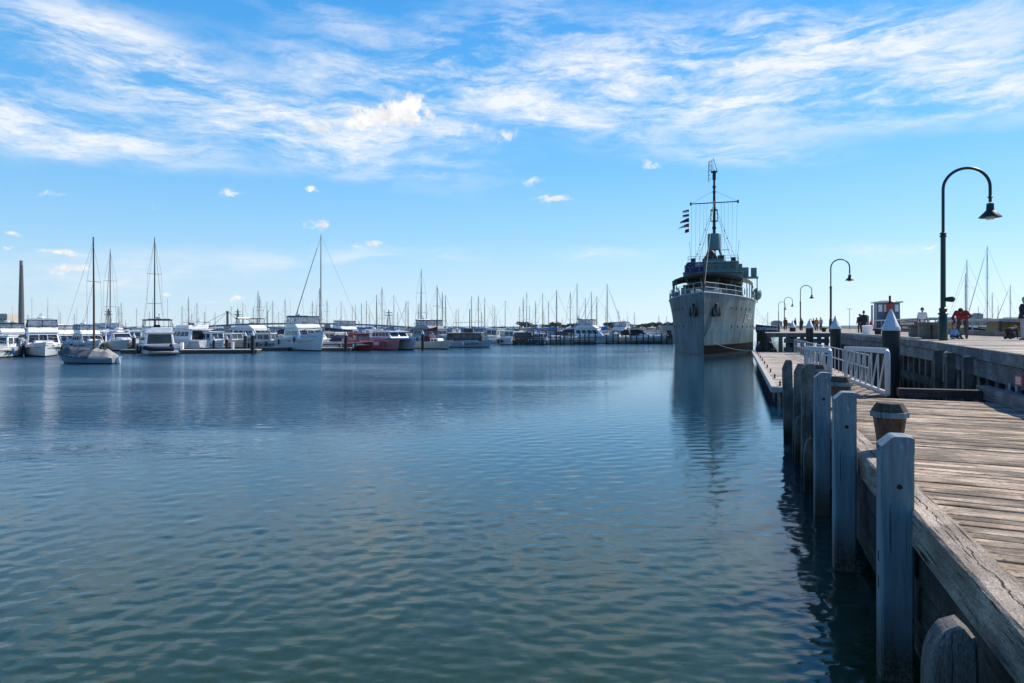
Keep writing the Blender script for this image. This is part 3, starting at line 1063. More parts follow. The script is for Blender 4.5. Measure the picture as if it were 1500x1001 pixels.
g = 'upright fender timbers on the pier face'
for (px, Y, lb) in ((1337, 24.2, 'upright fender timber on the pier face closest to the capped pile by the gangway'),
                    (1364, 21.6, 'upright fender timber with a looped rope end, middle of the three on the pier face'),
                    (1398, 19.0, 'upright fender timber on the pier face nearest the red sign')):
    X = (px - 750) * Y / 1000
    u = X * ST + Y * CT
    v = ev(u) - .24
    o = thing('fender_timber', lb, 'fender timber', P(v, u, 0), -TH, g)
    mb = MB()
    mb.loft([[(x, y, z) for x, y in ((-.12, -.11), (.12, -.11), (.12, .11), (-.12, .11))] for z in (.6, 1.0, 2.1)] +
            [[(x * .8 + .02, y * .9, 2.17) for x, y in ((-.12, -.11), (.12, -.11), (.12, .11), (-.12, .11))]])
    mb.build('shaft', M['pilew'], o, bevel=.012)
    if px == 1364:
        mb = MB()
        mb.path([(-.12 - .10 * sin(a), -.1 - .12 * sin(a), 2.12 + .12 * cos(a) * .6) for a in np.linspace(0, 3.1, 9)], .018, 6)
        mb.build('rope', M['docktrim'], o, smooth=True)
g = 'thin hanging pipes under the pier edge'
for du, lb in ((17.75, 'thin hanging pipe under the pier fascia, just past the red sign'), (18.35, 'thin hanging pipe under the pier fascia, second one past the red sign')):
    o = MB().path([(0, 0, .9), (0, 0, 1.7)], .03, 8).build('pipe', M['rail'], loc=P(ev(du) - .02, du, 0))
    tag(o, lb, 'pipe', g)


def text_mesh(body, size, extrude=.003, shear=0.0):
    cu = bpy.data.curves.new('lettering', 'FONT')
    cu.body = body
    cu.size = size
    cu.extrude = extrude
    cu.shear = shear
    cu.align_x = 'CENTER'
    cu.align_y = 'CENTER'
    ob = bpy.data.objects.new('lettering', cu)
    COL.objects.link(ob)
    dg = bpy.context.evaluated_depsgraph_get()
    me = bpy.data.meshes.new_from_object(ob.evaluated_get(dg))
    bpy.data.objects.remove(ob)
    vs = [tuple(v.co) for v in me.vertices]
    fs = [tuple(p.vertices) for p in me.polygons]
    bpy.data.meshes.remove(me)
    return vs, fs


def lettering(name, body, size, mat, parent, fn, sx=1.0):
    vs, fs = text_mesh(body, size)
    mb = MB()
    mb.add([fn(x * sx, y, z) for x, y, z in vs], fs)
    return mb.build(name, mat, parent)


# signs on the pier face
M['signred'] = paint('red sign enamel', (0.62, 0.10, 0.10), 0.4, 0.1)
M['signwhite'] = paint('white sign enamel', (0.72, 0.72, 0.70), 0.4, 0.1)
M['signblue'] = paint('navy banner', (0.014, 0.030, 0.075), 0.7, 0.1)
sg = thing('danger_sign', 'small red rectangular warning sign with pale lettering on the pier fascia', 'sign', P(ev(17.2) - .09, 17.2, 1.845), -TH)
mb = MB().box((0, 0, 0), (.02, .36, .2))
mb.v = [(x - .02, y, z) for x, y, z in mb.v]
mb.build('panel', M['signred'], sg)
mb = MB()
for k, (z, ln) in enumerate(((.055, .26), (.02, .29), (-.015, .24), (-.06, .3))):
    n = 5
    for q in range(n):
        mb.box((-.033, -ln / 2 + ln * (q + .5) / n, z), (.006, ln / n * .78, .02))
mb.build('print', M['signwhite'], sg)
sg = thing('notice_board', 'white notice panel with coloured bands at the edge of the view on the pier fascia', 'sign', P(ev(15.9) - .1, 15.9, 1.98), -TH)
mb = MB().box((-.02, 0, 0), (.02, .62, .5))
mb.build('panel', M['signwhite'], sg)
mb = MB().box((-.034, 0, .1), (.006, .5, .08))
mb.build('red_band', M['signred'], sg)
mb = MB()
for k in range(4):
    mb.box((-.034, 0, -.02 - .05 * k), (.006, .46 - .05 * (k % 2), .018))
mb.build('print', M['grey'], sg)

# name banner of the ship on the pier head
sg = thing('ship_banner', 'navy banner with outlined ship name hung at the pier head beside the hull', 'banner', P(2.0, 74, 2.72), -TH - .12)
mb = MB()
mb.hexa([(-1.15, -.02, -.32), (1.15, -.02, -.36), (1.15, .02, -.36), (-1.15, .02, -.32), (-1.15, -.02, .46), (1.15, -.02, .22), (1.15, .02, .22), (-1.15, .02, .46)])
mb.build('panel', M['signblue'], sg)
lettering('lettering', 'CASTLEMAINE', .36, M['signwhite'], sg, lambda x, y, z: (x, -.03 - z, y + .0 - x * .03), sx=.88)
for x in (-1.12, 1.12):
    mb = MB().path([(x, .05, -.36), (x, .05, .5)], .03, 6)
    mb.build('post', M['rail'], sg)

# ------------------------------------------------------------------ lamps
def make_lamp(label, loc):
    o = thing('street_lamp', label, 'street lamp', loc, -TH, 'swan-neck lamps along the pier')
    mb = MB()
    mb.lathe([(.17, 0), (.165, 1.0), (.13, 1.05), (.19, 1.09), (.19, 1.14), (.13, 1.18), (.14, 1.24), (.155, 1.3), (.155, 1.34), (.1, 1.38), (.095, 4.32),
              (.13, 4.34), (.13, 4.4), (.08, 4.42), (.125, 4.46), (.125, 4.5), (.075, 4.53)], 18)
    mb.build('column', M['lampgreen'], o, smooth=True)
    r = .84
    zc = 6.32
    pts = [(0, 0, 4.5), (0, 0, 5.2), (0, 0, zc)] + [(r - r * cos(a), 0, zc + r * sin(a)) for a in np.linspace(.12, pi, 22)] + [(2 * r, 0, zc - .62)]
    mb = MB().path(pts, [.06] * 3 + [.06] * 23, 12)
    mb.build('swan_neck', M['lampgreen'], o, smooth=True)
    mb = MB()
    mb.lathe([(.095, zc - .44), (.095, zc - .40), (.065, zc - .38)], 16, (2 * r, 0, 0))
    mb.lathe([(.075, zc - .66), (.13, zc - .68), (.145, zc - .95), (.19, zc - 1.0), (.40, zc - 1.22), (.415, zc - 1.25), (.36, zc - 1.235), (.14, zc - 1.06)], 20, (2 * r, 0, 0))
    mb.build('shade', M['lampgreen'], o, smooth=True, auto=50)
    mb = MB()
    mb.lathe([(.15, zc - 1.2), (.17, zc - 1.26), (.15, zc - 1.33), (.02, zc - 1.345)], 16, (2 * r, 0, 0))
    mb.build('lens', M['lampglass'], o, smooth=True)
    return o


names = ['dark green swan-neck lamp at the pier edge near the bench, tallest of its row',
         'swan-neck lamp whose foot is hidden behind the second capped pile',
         'swan-neck lamp behind the smaller capped piles, third along the pier',
         'swan-neck lamp far along the pier beside the crowd, fourth along',
         'swan-neck lamp closest to the warship, smallest of its row']
lamp = None
for (px, Y), nm in zip(((1381.5, 28.6), (1217, 67.3), (1172.5, 110), (1149, 155), (1140.5, 184)), names):
    X = (px - 750) * Y / 1000
    if lamp is None:
        lamp = make_lamp(nm, (X, Y, ZU))
        mb = MB()
        mb.capsule((.15, 0, 1.72), (.3, -.05, 1.72), .1, .13, 12)
        mb.path([(.05, 0, 1.68), (.2, 0, 1.72)], .03, 6)
        sp = mb.build('loudspeaker', M['lampgreen'], lamp, smooth=True)
    else:
        c = copy_tree(lamp)
        for ch in list(c.children):
            if ch.name.startswith('loudspeaker'):
                bpy.data.objects.remove(ch)
        c.location = (X, Y, ZU)
        c['label'] = nm

# furniture on the upper deck
def bench(px, Y, ln, h, label, rz):
    X = (px - 750) * Y / 1000
    o = thing('timber_bench', label, 'bench', (X, Y, ZU), rz, 'heavy timber benches on the pier')
    mb = MB().box((0, 0, h - .06), (ln, .62, .13))
    mb.build('seat', M['bench'], o, bevel=.012)
    for x in (-ln * .28, ln * .28):
        mb = MB().box((x, 0, (h - .13) / 2 + .002), (.42, .45, h - .13))
        mb.build('leg', M['bench'], o, bevel=.012)


bench(1351, 33.0, 1.2, .66, 'heavy timber bench with thick block legs near the foot of the green lamp', -TH)
bench(1362.5, 31.4, .9, .78, 'heavier taller timber bench end beside the green lamp foot', -TH)
wb = MB().lathe([(.34, 0), (.36, .05), (.36, .5), (.40, .55), (.40, .62), (.3, .66)], 20).build('mooring_bollard', M['white'], smooth=True)
wb.location = wat(1270.5, 54, ZU)
tag(wb, 'stout white mooring bollard on the pier edge by the child in red', 'bollard')
for (px, Y, lb) in ((1207, 72, 'small dark mooring bollard on the pier edge beside the crowd'), (1286, 47, 'small dark mooring bollard on the pier edge behind the big capped pile')):
    mb = MB().lathe([(.2, 0), (.2, .25), (.3, .3), (.3, .42), (.18, .46)], 14)
    o = mb.build('mooring_bollard', M['black'], loc=wat(px, Y, ZU), smooth=True)
    tag(o, lb, 'bollard')

# ------------------------------------------------------------------ warship


def shipmat():
    m, t, b = base_mat('warship grey', 0.5, spec=.3)
    co = t.n('ShaderNodeTexCoord').outputs['Object']
    s = t.n('ShaderNodeSeparateXYZ')
    t.link(co, s.inputs[0])
    n1 = t.noise(t.mapping(co, scale=(1, 1, .18)), 1.2, 6, .65)
    n2 = t.noise(t.mapping(co, scale=(.3, .3, .3)), 1.0, 3, .5)
    f = t.m('ADD', t.mr(n1, .32, .68, -.42, .30), t.mr(n2, .35, .65, .72, 1.25))
    c = t.mix(1.0, (.10, .165, .182, 1), t.xyz(f, f, f), 'MULTIPLY')
    # plate seams
    w1 = t.m('ABSOLUTE', t.m('SUBTRACT', t.m('FRACT', t.m('MULTIPLY', t.m('ADD', s.outputs[2], .2), .8)), .5))
    w2 = t.m('ABSOLUTE', t.m('SUBTRACT', t.m('FRACT', t.m('MULTIPLY', s.outputs[1], .42)), .5))
    seam = t.m('MAXIMUM', t.mr(w1, .46, .5, 0, .6), t.mr(w2, .475, .5, 0, .45))
    c = t.mix(seam, c, (.08, .095, .105, 1))
    rust = t.noise(t.mapping(co, scale=(2.2, 2.2, .3)), 1.6, 6, .7)
    c = t.mix(t.mr(rust, .54, .70, 0, .75), c, (.085, .06, .045, 1))
    # boot topping shows on the landward side only
    k = t.m('MULTIPLY', t.m('GREATER_THAN', s.outputs[0], 0.0), t.m('LESS_THAN', s.outputs[2], 1.02))
    t.link(t.mr(k, 0, 1, .3, .04), b.inputs['Specular IOR Level'])
    c = t.mix(k, c, (.008, .008, .008, 1))
    low = t.mr(t.m('ADD', s.outputs[2], t.m('MULTIPLY', n1, .25)), .12, .3, .8, 0)
    c = t.mix(low, c, (.04, .045, .035, 1))
    t.link(c, b.inputs['Base Color'])
    bp = t.n('ShaderNodeBump')
    bp.inputs['Strength'].default_value = .5
    bp.inputs['Distance'].default_value = .05
    t.link(t.m('SUBTRACT', t.m('MULTIPLY', n2, .9), t.m('MULTIPLY', seam, .25)), bp.inputs['Height'])
    t.link(bp.outputs[0], b.inputs['Normal'])
    return m


M['ship'] = shipmat()
M['shipsup'] = paint('superstructure grey', (.10, .19, .19), .5, .12, scale=1.5, streak=.15)
M['shiplight'] = paint('pale ship fittings', (.42, .45, .46), .5, .1)
M['shipdark'] = paint('black iron', (.012, .013, .015), .5, .2)
M['awning'] = paint('dark canvas awning', (.045, .032, .026), .85, .3, scale=1.2)
M['num'] = paint('pennant number white', (.40, .41, .41), .5, .08)
M['jackblue'] = paint('flag blue', (.012, .018, .085), .8, .1)
M['flagwhite'] = paint('flag white', (.72, .72, .72), .8, .05)
M['flagred'] = paint('flag red', (.45, .03, .04), .8, .08)
M['flagyellow'] = paint('flag yellow', (.6, .4, .03), .8, .08)

ship = thing('warship', 'grey corvette warship with tall lattice-rigged mast moored bow-on alongside the pier', 'warship', P(-4.15, 72.4, 0), -TH)
SL = 57.0


def zdk(s):
    return 6.45 - .022 * s if s < 30 else 3.9


def ssm(t):
    t = min(max(t, 0), 1)
    return t


def hbD(s):
    if s > 46:
        return 5.2 * (1 - ((s - 46) / 11) ** 2 * .45)
    t = ssm(s / 19)
    return max(5.2 * (1 - (1 - t) ** 2.35), .05)


def hbW(s):
    if s > 40:
        return 4.95 * (1 - ((s - 40) / 17) ** 2 * .6)
    t = ssm(s / 24)
    return max(4.95 * (1 - (1 - t) ** 2.0), .04)


def hull_pt(s, z, side):
    q = min(max(z / zdk(min(s, 29.9)), 0), 1.02)
    wv = hbW(s) + (hbD(s) - hbW(s)) * q ** 1.7
    y = s - (1.1 * q * max(0, 1 - s / 12))
    return Vector((side * wv, y, z))


stn = [0, .25, .6, 1, 1.6, 2.4, 3.4, 4.6, 6, 7.6, 9.5, 11.5, 14, 17, 20, 23, 26, 29.8, 30.2, 34, 40, 46, 50, 54, 57]
for nm, z_lo, z_hi in (('hull', -1.2, None),):
    mb = MB()
    rings = []
    for s_ in stn:
        zd = zdk(s_)
        zz = [-1.2, -.4, 0, .4, 1.0, 1.7, 2.4, 3.1, 3.8]
        zz = [z for z in zz if z < zd] + [zd * .25 + 3.9 * .75 if zd > 4 else zd, zd * .6 + 3.9 * .4 if zd > 4 else zd, zd * .85 + 3.9 * .15 if zd > 4 else zd, zd]
        while len(zz) < 13:
            zz.append(zd)
        zz = zz[:13]
        L = [hull_pt(s_, z, -1) for z in reversed(zz)]
        Rr = [hull_pt(s_, z, 1) for z in zz]
        rings.append(L + Rr)
    mb.loft(rings, True, True, True)
    hull = mb.build('hull', M['ship'], ship, smooth=True, auto=55)
# rubbing strake / deck edge bar
for sd_ in (-1, 1):
    mb = MB()
    pts = [hull_pt(s_, zdk(s_) + .01, sd_) for s_ in np.linspace(0.05, 29.6, 40)]
    mb.path(pts, .05, 6)
    mb.build('deck_edge', M['shiplight'], ship)
# anchors and their recesses
for sd_ in (-1, 1):
    c = hull_pt(2.0, 4.6, sd_)
    n = Vector((sd_ * .78, -.62, 0))
    tg = Vector((.62 * sd_, .78, 0)) * 1
    mb = MB()
    rr = []
    for q in (-.02, .05):
        rr.append([c + n * q + tg * (.44 * cos(a)) + Vector((0, 0, .7 * sin(a))) for a in np.linspace(0, 2 * pi, 17)[:-1]])
    mb.loft(rr)
    mb.build('hawse_plate', M['shipsup'], ship)
    mb = MB()
    f = c + n * .16
    mb.bar(f + Vector((0, 0, .75)), f + Vector((0, 0, -.45)), .14, .16)
    mb.bar(f + tg * -.46 + Vector((0, 0, -.38)), f + tg * .46 + Vector((0, 0, -.38)), .24, .24)
    for q in (-1, 1):
        mb.loft([[f + tg * (.42 * q - .15) + Vector((0, 0, -.6)), f + tg * (.42 * q + .15) + Vector((0, 0, -.6)), f + n * .2 + tg * (.42 * q + .15) + Vector((0, 0, -.4)), f + n * .2 + tg * (.42 * q - .15) + Vector((0, 0, -.4))],
                 [f + tg * (.5 * q - .03) + Vector((0, 0, .42)), f + tg * (.5 * q + .03) + Vector((0, 0, .42)), f + n * .06 + tg * (.5 * q + .03) + Vector((0, 0, .42)), f + n * .06 + tg * (.5 * q - .03) + Vector((0, 0, .42))]])
    mb.ball(f + Vector((0, 0, .62)), .16)
    mb.build('anchor', M['shipdark'], ship)
# portholes: two rows
for sd_ in (-1, 1):
    for (z, ss) in ((5.0, (5.5, 7.0, 8.6, 10.4, 12.6)), (3.0, (6.5, 8.5, 10.6, 13, 15.5, 18.5, 21.5))):
        for s_ in ss:
            a, b2 = hull_pt(s_, z, sd_), hull_pt(s_ + .3, z, sd_)
            tg = (b2 - a).normalized()
            n = tg.cross(Vector((0, 0, 1))) * sd_
            if n.x * sd_ < 0:
                n = -n
            mb = MB()
            mb.loft([[a + n * q + tg * (.17 * cos(t_)) + Vector((0, 0, .17 * sin(t_))) for t_ in np.linspace(0, 2 * pi, 11)[:-1]] for q in (-.05, .03)])
            mb.build('porthole', M['shipdark'], ship)
# pennant number on the landward bow
vs, fs = text_mesh('J244', 1.6, .006)
mb = MB()
mb.add([hull_pt(12.6 + x * 1.5, 3.95 + y, 1) + Vector((.025 + z, -.02, 0)) for x, y, z in vs], fs)
mb.build('pennant_number', M['num'], ship)
vs, fs = text_mesh('J244', 1.6, .006)
# mooring lines belong to the ship's side
for (a, b3) in (((1.4, zdk(3) + .1), (5.6, 2.5)), ((6.0, zdk(8) - .6), (5.7, 2.2))):
    pass
# foredeck plating and small fittings
mb = MB()
for i in range(len(stn) - 8):
    s0, s1 = stn[i] + .05, stn[i + 1] + .05
    if s1 > 29.7:
        break
    y0, y1 = hull_pt(s0, zdk(s0), 1), hull_pt(s1, zdk(s1), 1)
    mb.hexa([(-y0.x + .06, y0.y, y0.z - .05), (y0.x - .06, y0.y, y0.z - .05), (y1.x - .06, y1.y, y1.z - .05), (-y1.x + .06, y1.y, y1.z - .05),
             (-y0.x + .06, y0.y, y0.z + .012), (y0.x - .06, y0.y, y0.z + .012), (y1.x - .06, y1.y, y1.z + .012), (-y1.x + .06, y1.y, y1.z + .012)])
mb.build('foredeck', M['shipsup'], ship)
# guard rails along the foredeck
for sd_ in (-1, 1):
    sl = [.4, 2, 4, 6, 8, 10, 12.5, 15, 17.5, 20, 22.5, 25, 27.5]
    for h in (.55, 1.05):
        mb = MB()
        mb.path([hull_pt(s_, zdk(s_), sd_) * 1 + Vector((-.08 * sd_, .1, h)) for s_ in sl], .022, 5)
        mb.build('rail', M['shiplight'], ship)
    for s_ in sl:
        p = hull_pt(s_, zdk(s_), sd_) + Vector((-.08 * sd_, .1, 0))
        mb = MB()
        mb.path([p, p + Vector((0, 0, 1.06))], .03, 5)
        mb.build('stanchion', M['shiplight'], ship)
# windlass, bollards, vents, gun under the awning
mb = MB()
z0 = zdk(6)
mb.box((0, 6.2, z0 + .3), (1.6, .9, .6))
for x in (-1.0, 1.0):
    mb.path([(x - .25, 6.2, z0 + .5), (x + .25, 6.2, z0 + .5)], .32, 12)
mb.build('windlass', M['shiplight'], ship, bevel=.04)
for x, y in ((-1.5, 4.4), (1.4, 4.4), (-2.9, 9), (2.9, 9), (3.6, 13.2), (-3.6, 13.2)):
    mb = MB()
    for q in (-.25, .25):
        mb.lathe([(.14, 0), (.14, .45), (.2, .5), (.2, .58)], 10, (x, y + q, zdk(y)))
    mb.build('bitts', M['shiplight'], ship)
for x, y, h in ((-2.3, 11, 1.1), (2.2, 11.2, .9), (-3.2, 16, 1.5), (3.1, 15.4, 1.4), (-.9, 9.2, .8)):
    mb = MB()
    mb.lathe([(.18, 0), (.18, h * .7), (.4, h * .75), (.42, h), (.1, h + .08)], 12, (x, y, zdk(y)))
    mb.build('vent_cowl', M['shipsup'], ship, smooth=True)
mb = MB()
z0 = zdk(14)
mb.lathe([(1.0, 0), (.9, .9), (.4, 1.2)], 14, (0, 14, z0))
mb.hexa([(-1.1, 13, z0 + .7), (1.1, 13, z0 + .7), (1.1, 14.4, z0 + .7), (-1.1, 14.4, z0 + .7), (-.9, 13.4, z0 + 2.2), (.9, 13.4, z0 + 2.2), (.9, 14.4, z0 + 2.2), (-.9, 14.4, z0 + 2.2)])
mb.path([(0, 13.2, z0 + 1.5), (0, 9.6, z0 + 1.9)], [.16, .09], 10)
mb.build('deck_gun', M['shiplight'], ship)
# awning over the foredeck: crowned, on stanchions
mb = MB()
rings = []
for s_, wd in ((8.6, 3.7), (12, 4.4), (16, 4.75), (20, 4.9)):
    zt = 9.15
    top = []
    for i in range(13):
        f = -1 + 2 * i / 12
        top.append((f * wd, s_, zt - .72 * abs(f) ** 1.6 + (.05 if i % 2 else 0)))
    bot = [(x * .995, y, z - (.3 if s_ < 9 else .06)) for x, y, z in reversed(top)]
    rings.append(top + bot)
mb.loft(rings)
mb.build('awning', M['awning'], ship)
mb = MB()
for sd_ in (-1, 1):
    mb.loft([[(sd_ * wd, s_, 8.43), (sd_ * wd, s_, 7.95), (sd_ * (wd - .05), s_, 7.95), (sd_ * (wd - .05), s_, 8.43)] for s_, wd in ((8.6, 3.69), (12, 4.39), (16, 4.74), (20, 4.89))])
mb.build('awning_valance', M['awning'], ship)
for sd_ in (-1, 1):
    for s_, wd in ((8.7, 3.6), (11, 4.15), (13.5, 4.45), (16, 4.7), (18.5, 4.8)):
        mb = MB()
        mb.path([(sd_ * wd, s_, zdk(s_)), (sd_ * wd, s_, 8.4)], .05, 6)
        mb.build('awning_pole', M['shipsup'], ship)
for x in (-2.0, -.7, .9, 2.1):
    mb = MB()
    mb.path([(x, 8.9, zdk(9)), (x * 1.25, 9.2, 8.6)], .045, 6)
    mb.build('awning_pole', M['shipsup'], ship)
# superstructure blocks
def blk(name, x, s0, s1, z0, z1, mat=None, tx=None, bv=.05):
    tx = tx or x
    mb = MB().hexa([(-x, s0, z0), (x, s0, z0), (x, s1, z0), (-x, s1, z0), (-tx, s0 + .1, z1), (tx, s0 + .1, z1), (tx, s1, z1), (-tx, s1, z1)])
    return mb.build(name, mat or M['shipsup'], ship, bevel=bv)


blk('deckhouse', 3.6, 17.5, 34, 6.0, 8.3)
blk('lower_bridge', 3.62, 18.6, 30, 8.8, 9.85, tx=3.7)
blk('bridge_rim', 3.75, 18.4, 27, 9.85, 9.97)
blk('wheelhouse', 3.1, 19.2, 28, 9.97, 11.15, tx=3.15)
blk('bridge_coaming', 3.2, 19.05, 26, 11.15, 11.33)
mb = MB()
for i in range(6):
    x = -2.4 + i * .96
    mb.bx(x - .3, x + .3, 19.1, 19.3, 10.45, 10.8)
mb.build('window', M['glass'], ship)
mb = MB()
mb.bx(-3.05, 3.05, 30, 44, 5.8, 7.4)
mb.build('after_deckhouse', M['shipsup'], ship)
mb = MB()
mb.lathe([(1.25, 0), (1.2, 5.2), (1.25, 5.3)], 20, (0, 33, 7.4))
mb.build('funnel', M['shipsup'], ship, smooth=True)
# platforms with square lockers and raft beside the bridge
for x, y, wd in ((3.95, 20.5, .85), (5.0, 21.5, .72)):
    mb = MB()
    mb.box((x, y, 9.95), (wd, .8, 1.2))
    mb.build('flag_locker', M['shipsup'], ship, bevel=.03)
mb = MB()
mb.box((4.5, 21, 9.25), (2.1, 2.6, .12))
mb.path([(5.4, 20, 6.0), (5.4, 20, 9.2)], .05, 6)
mb.path([(5.4, 22, 6.0), (5.4, 22, 9.2)], .05, 6)
mb.build('signal_platform', M['shipsup'], ship)
mb = MB()
mb.ball((5.45, 25, 7.3), (.6, 1.6, .85), 12, 8)
mb.build('life_raft', M['shipsup'], ship, smooth=True)
for x in (-4.75, 4.75):
    mb = MB()
    mb.path([(x, 23.2, 5.7), (x * 1.0, 23.2, 7.9), (x * 1.04, 23.2, 8.3)], .07, 6)
    mb.path([(x, 25.6, 5.7), (x * 1.0, 25.6, 7.9), (x * 1.04, 25.6, 8.3)], .07, 6)
    mb.path([(x, 23.2, 7.4), (x, 25.6, 7.4)], .05, 6)
    mb.build('davit', M['shipsup'], ship)
# dense gear: lockers under the awning, pipes and ladders on the bridge front, bridge rail
gr_ = random.Random(21)
for k in range(22):
    y = gr_.uniform(7.5, 17)
    x = gr_.uniform(-.86, .86) * hbD(y)
    h = gr_.uniform(.4, 1.5)
    mb = MB()
    if k % 3:
        mb.box((x, y, zdk(y) + h / 2), (gr_.uniform(.25, .8), gr_.uniform(.3, .8), h), gr_.uniform(-.3, .3))
    else:
        mb.lathe([(.22, 0), (.22, h * .8), (.14, h)], 10, (x, y, zdk(y)))
    mb.build('deck_locker', M['shiplight'] if k % 2 else M['shipsup'], ship, bevel=.02)
for x in (-2.6, -1.3, .55, 1.9, 2.9):
    mb = MB()
    mb.path([(x, 18.45, 8.9), (x, 18.4, 9.8), (x, 19.0, 10.0), (x, 19.02, 11.2)], .05, 6)
    mb.build('pipe', M['shipsup'], ship)
mb = MB()
for q in (-.22, .22):
    mb.path([(-1.9 + q, 18.4, 8.4), (-1.9 + q, 19.0, 11.3)], .03, 5)
for i in range(9):
    f = i / 8
    mb.path([(-2.12, 18.4 + .6 * f, 8.5 + 2.7 * f), (-1.68, 18.4 + .6 * f, 8.5 + 2.7 * f)], .02, 4)
mb.build('ladder', M['shiplight'], ship)
mb = MB()
br_ = [(-3.1, 26, 0), (-3.1, 19.1, 0), (3.1, 19.1, 0), (3.1, 26, 0)]
for z in (11.7, 12.05):
    mb.path([(x, y, z) for x, y, _ in br_], .022, 5)
for i in range(9):
    x = -3.1 + 6.2 * i / 8
    mb.path([(x, 19.1, 11.3), (x, 19.1, 12.05)], .022, 4)
mb.build('bridge_rail', M['shipsup'], ship)
for sd_ in (-1, 1):
    mb = MB()
    mb.box((sd_ * 3.35, 20.4, 10.5), (.5, 1.2, 1.0))
    mb.build('wing_locker', M['shipsup'], ship, bevel=.03)
    mb = MB()
    mb.lathe([(.05, 0), (.32, .05), (.32, .5), (.1, .55)], 12, (sd_ * 2.5, 20, 11.35))
    mb.build('signal_lamp', M['shipdark'], ship, smooth=True)
    mb = MB()
    mb.path([(sd_ * 2.9, 22.5, 11.3), (sd_ * 3.2, 22.6, 14.4)], .022, 4)
    mb.build('whip_aerial', M['shipdark'], ship)
for sd_, y in ((-1, 10), (1, 9), (-1, 15), (1, 15.5)):
    p_ = hull_pt(y, zdk(y), sd_)
    mb = MB()
    mb.path([(p_.x - sd_ * .12 + .0, p_.y + .33 * cos(a), p_.z + .62 + .33 * sin(a)) for a in np.linspace(0, 2 * pi, 15)], .07, 6)
    mb.build('life_ring', M['shiplight'], ship, smooth=True)
# open bridge instruments
mb = MB()
mb.box((0, 20.6, 11.5), (2.7, 1.6, .34))
mb.build('compass_platform', M['shipsup'], ship, bevel=.04)
mb = MB()
mb.ball((-.25, 21, 12.25), (.62, .62, .75), 12, 8)
mb.lathe([(.9, 0), (.85, .55)], 12, (-.35, 21, 11.6))
mb.box((.95, 21, 11.95), (.8, .8, .6))
mb.build('director', M['shipdark'], ship)
# mast
mx, my = 0.0, 23.2
mb = MB()
mb.path([(mx, my, 6), (mx, my, 15.4), (mx, my, 20), (mx, my, 23.4)], [.24, .2, .17, .12], 10)
mb.build('mast', M['shipdark'], ship)
mb = MB()
for (ax, ay) in ((-1.35, -1.3), (1.35, -1.3), (-1.1, 1.2), (1.1, 1.2)):
    mb.path([(ax, my + ay, 11.3), (ax * .55, my + ay * .4, 13.2)], .075, 6)
mb.bar((-.9, my, 13.2), (2.0, my, 13.2), .07)
mb.build('mast_tripod', M['shipdark'], ship)
mb = MB()
mb.lathe([(.86, 13.25), (.86, 15.35), (.82, 15.4), (.3, 15.42)], 24, (mx, my, 0))
for i in range(7):
    mb.bar((.84, my, 13.5 + .28 * i), (1.08, my, 13.5 + .28 * i), .035)
mb.build('radar_lantern', M['shipsup'], ship, smooth=True, auto=50)
mb = MB()
mb.bar((-3.1, my - .2, 19.55), (3.1, my - .2, 19.55), .12)
for x in (-3.05, 3.05):
    mb.box((x, my - .2, 19.55), (.2, .2, .42))
mb.build('yardarm', M['shipdark'], ship)
mb = MB()
for x in (-.42, .42):
    for y in (-.35, .35):
        mb.path([(x, my + y, 17.1), (x, my + y, 18.6)], .035, 5)
for z in (17.1, 18.6):
    mb.bx(-.46, .46, my - .4, my + .4, z - .04, z + .04)
mb.build('crows_nest', M['shipdark'], ship)
mb = MB()
for z, r in ((21.0, .2), (21.7, .22), (19.9, .17), (16.2, .27)):
    mb.lathe([(.1, -.2), (r, -.14), (r, .14), (.1, .2)], 10, (mx, my, z))
mb.lathe([(.13, 0), (.23, .1), (.23, 1.0), (.15, 1.1)], 10, (mx, my, 22.6))
mb.bx(-.42, .42, my - .42, my + .42, 23.7, 23.8)
mb.build('mast_fittings', M['shipdark'], ship)
mb = MB()
pl = [(-.75, 22.3), (-.75, 25.0), (-.15, 25.6), (.05, 25.2), (.4, 23.85)]
fr = [(-.72, my, 22.4), (-.72, my, 25.1), (-.1, my, 25.55), (.38, my, 23.8)]
mb.path(fr, .035, 5)
for q in (-.55, -.35, -.15):
    mb.path([(q, my, 23.8 + (q + .3) * .3), (q, my, 25.2 + (q + .5) * .6)], .025, 5)
for z in (22.7, 23.2, 23.9, 24.5, 25.0):
    mb.path([(-.75, my, z), (-.75 + min(.55, .3 + abs(z - 23.4) * .15), my, z + .2)], .025, 5)
mb.path([(-.72, my - .3, 22.5), (-.72, my + .3, 22.5), (-.72, my + .3, 25), (-.72, my - .3, 25), (-.72, my - .3, 22.5)], .025, 5)
mb.path([(-.72, my - .3, 24.9), (.1, my, 23.85)], .025, 5)
mb.build('radar_aerial', M['shipdark'], ship)
# rigging
rig = MB()
wr = .016
for sd_ in (-1, 1):
    rig.path([(sd_ * .05, my, 21.2), (sd_ * 3.0, my - .2, 19.6)], wr, 4)
    rig.path([(sd_ * .1, my, 19.2), (sd_ * 3.4, my + 2.5, 10.2)], .026, 4)
    rig.path([(sd_ * .1, my, 18.9), (sd_ * 3.9, my + 4.5, 6.2)], .026, 4)
    for x in (.9, 1.3, 1.8, 2.35, 2.95):
        rig.path([(sd_ * x, my - .2, 19.5), (sd_ * (x * .82 + .35), my - 2.2, 11.3)], .013, 4)
rig.path([(0, my, 19.9), (0, 1.2, 7.4)], wr, 4)
rig.path([(-.5, my, 15.4), (-2.6, my - 3.5, 11.2)], wr, 4)
for p in ((-1.9, my + 1.3, 14.2), (1.3, my + 1, 15.9), (1.6, my + 1.2, 14.9), (-1.2, my + .8, 16.1), (-2.3, my + 1.6, 12.9), (3.0, my + 2.2, 11.3)):
    rig.ball(p, .1, 6, 4)
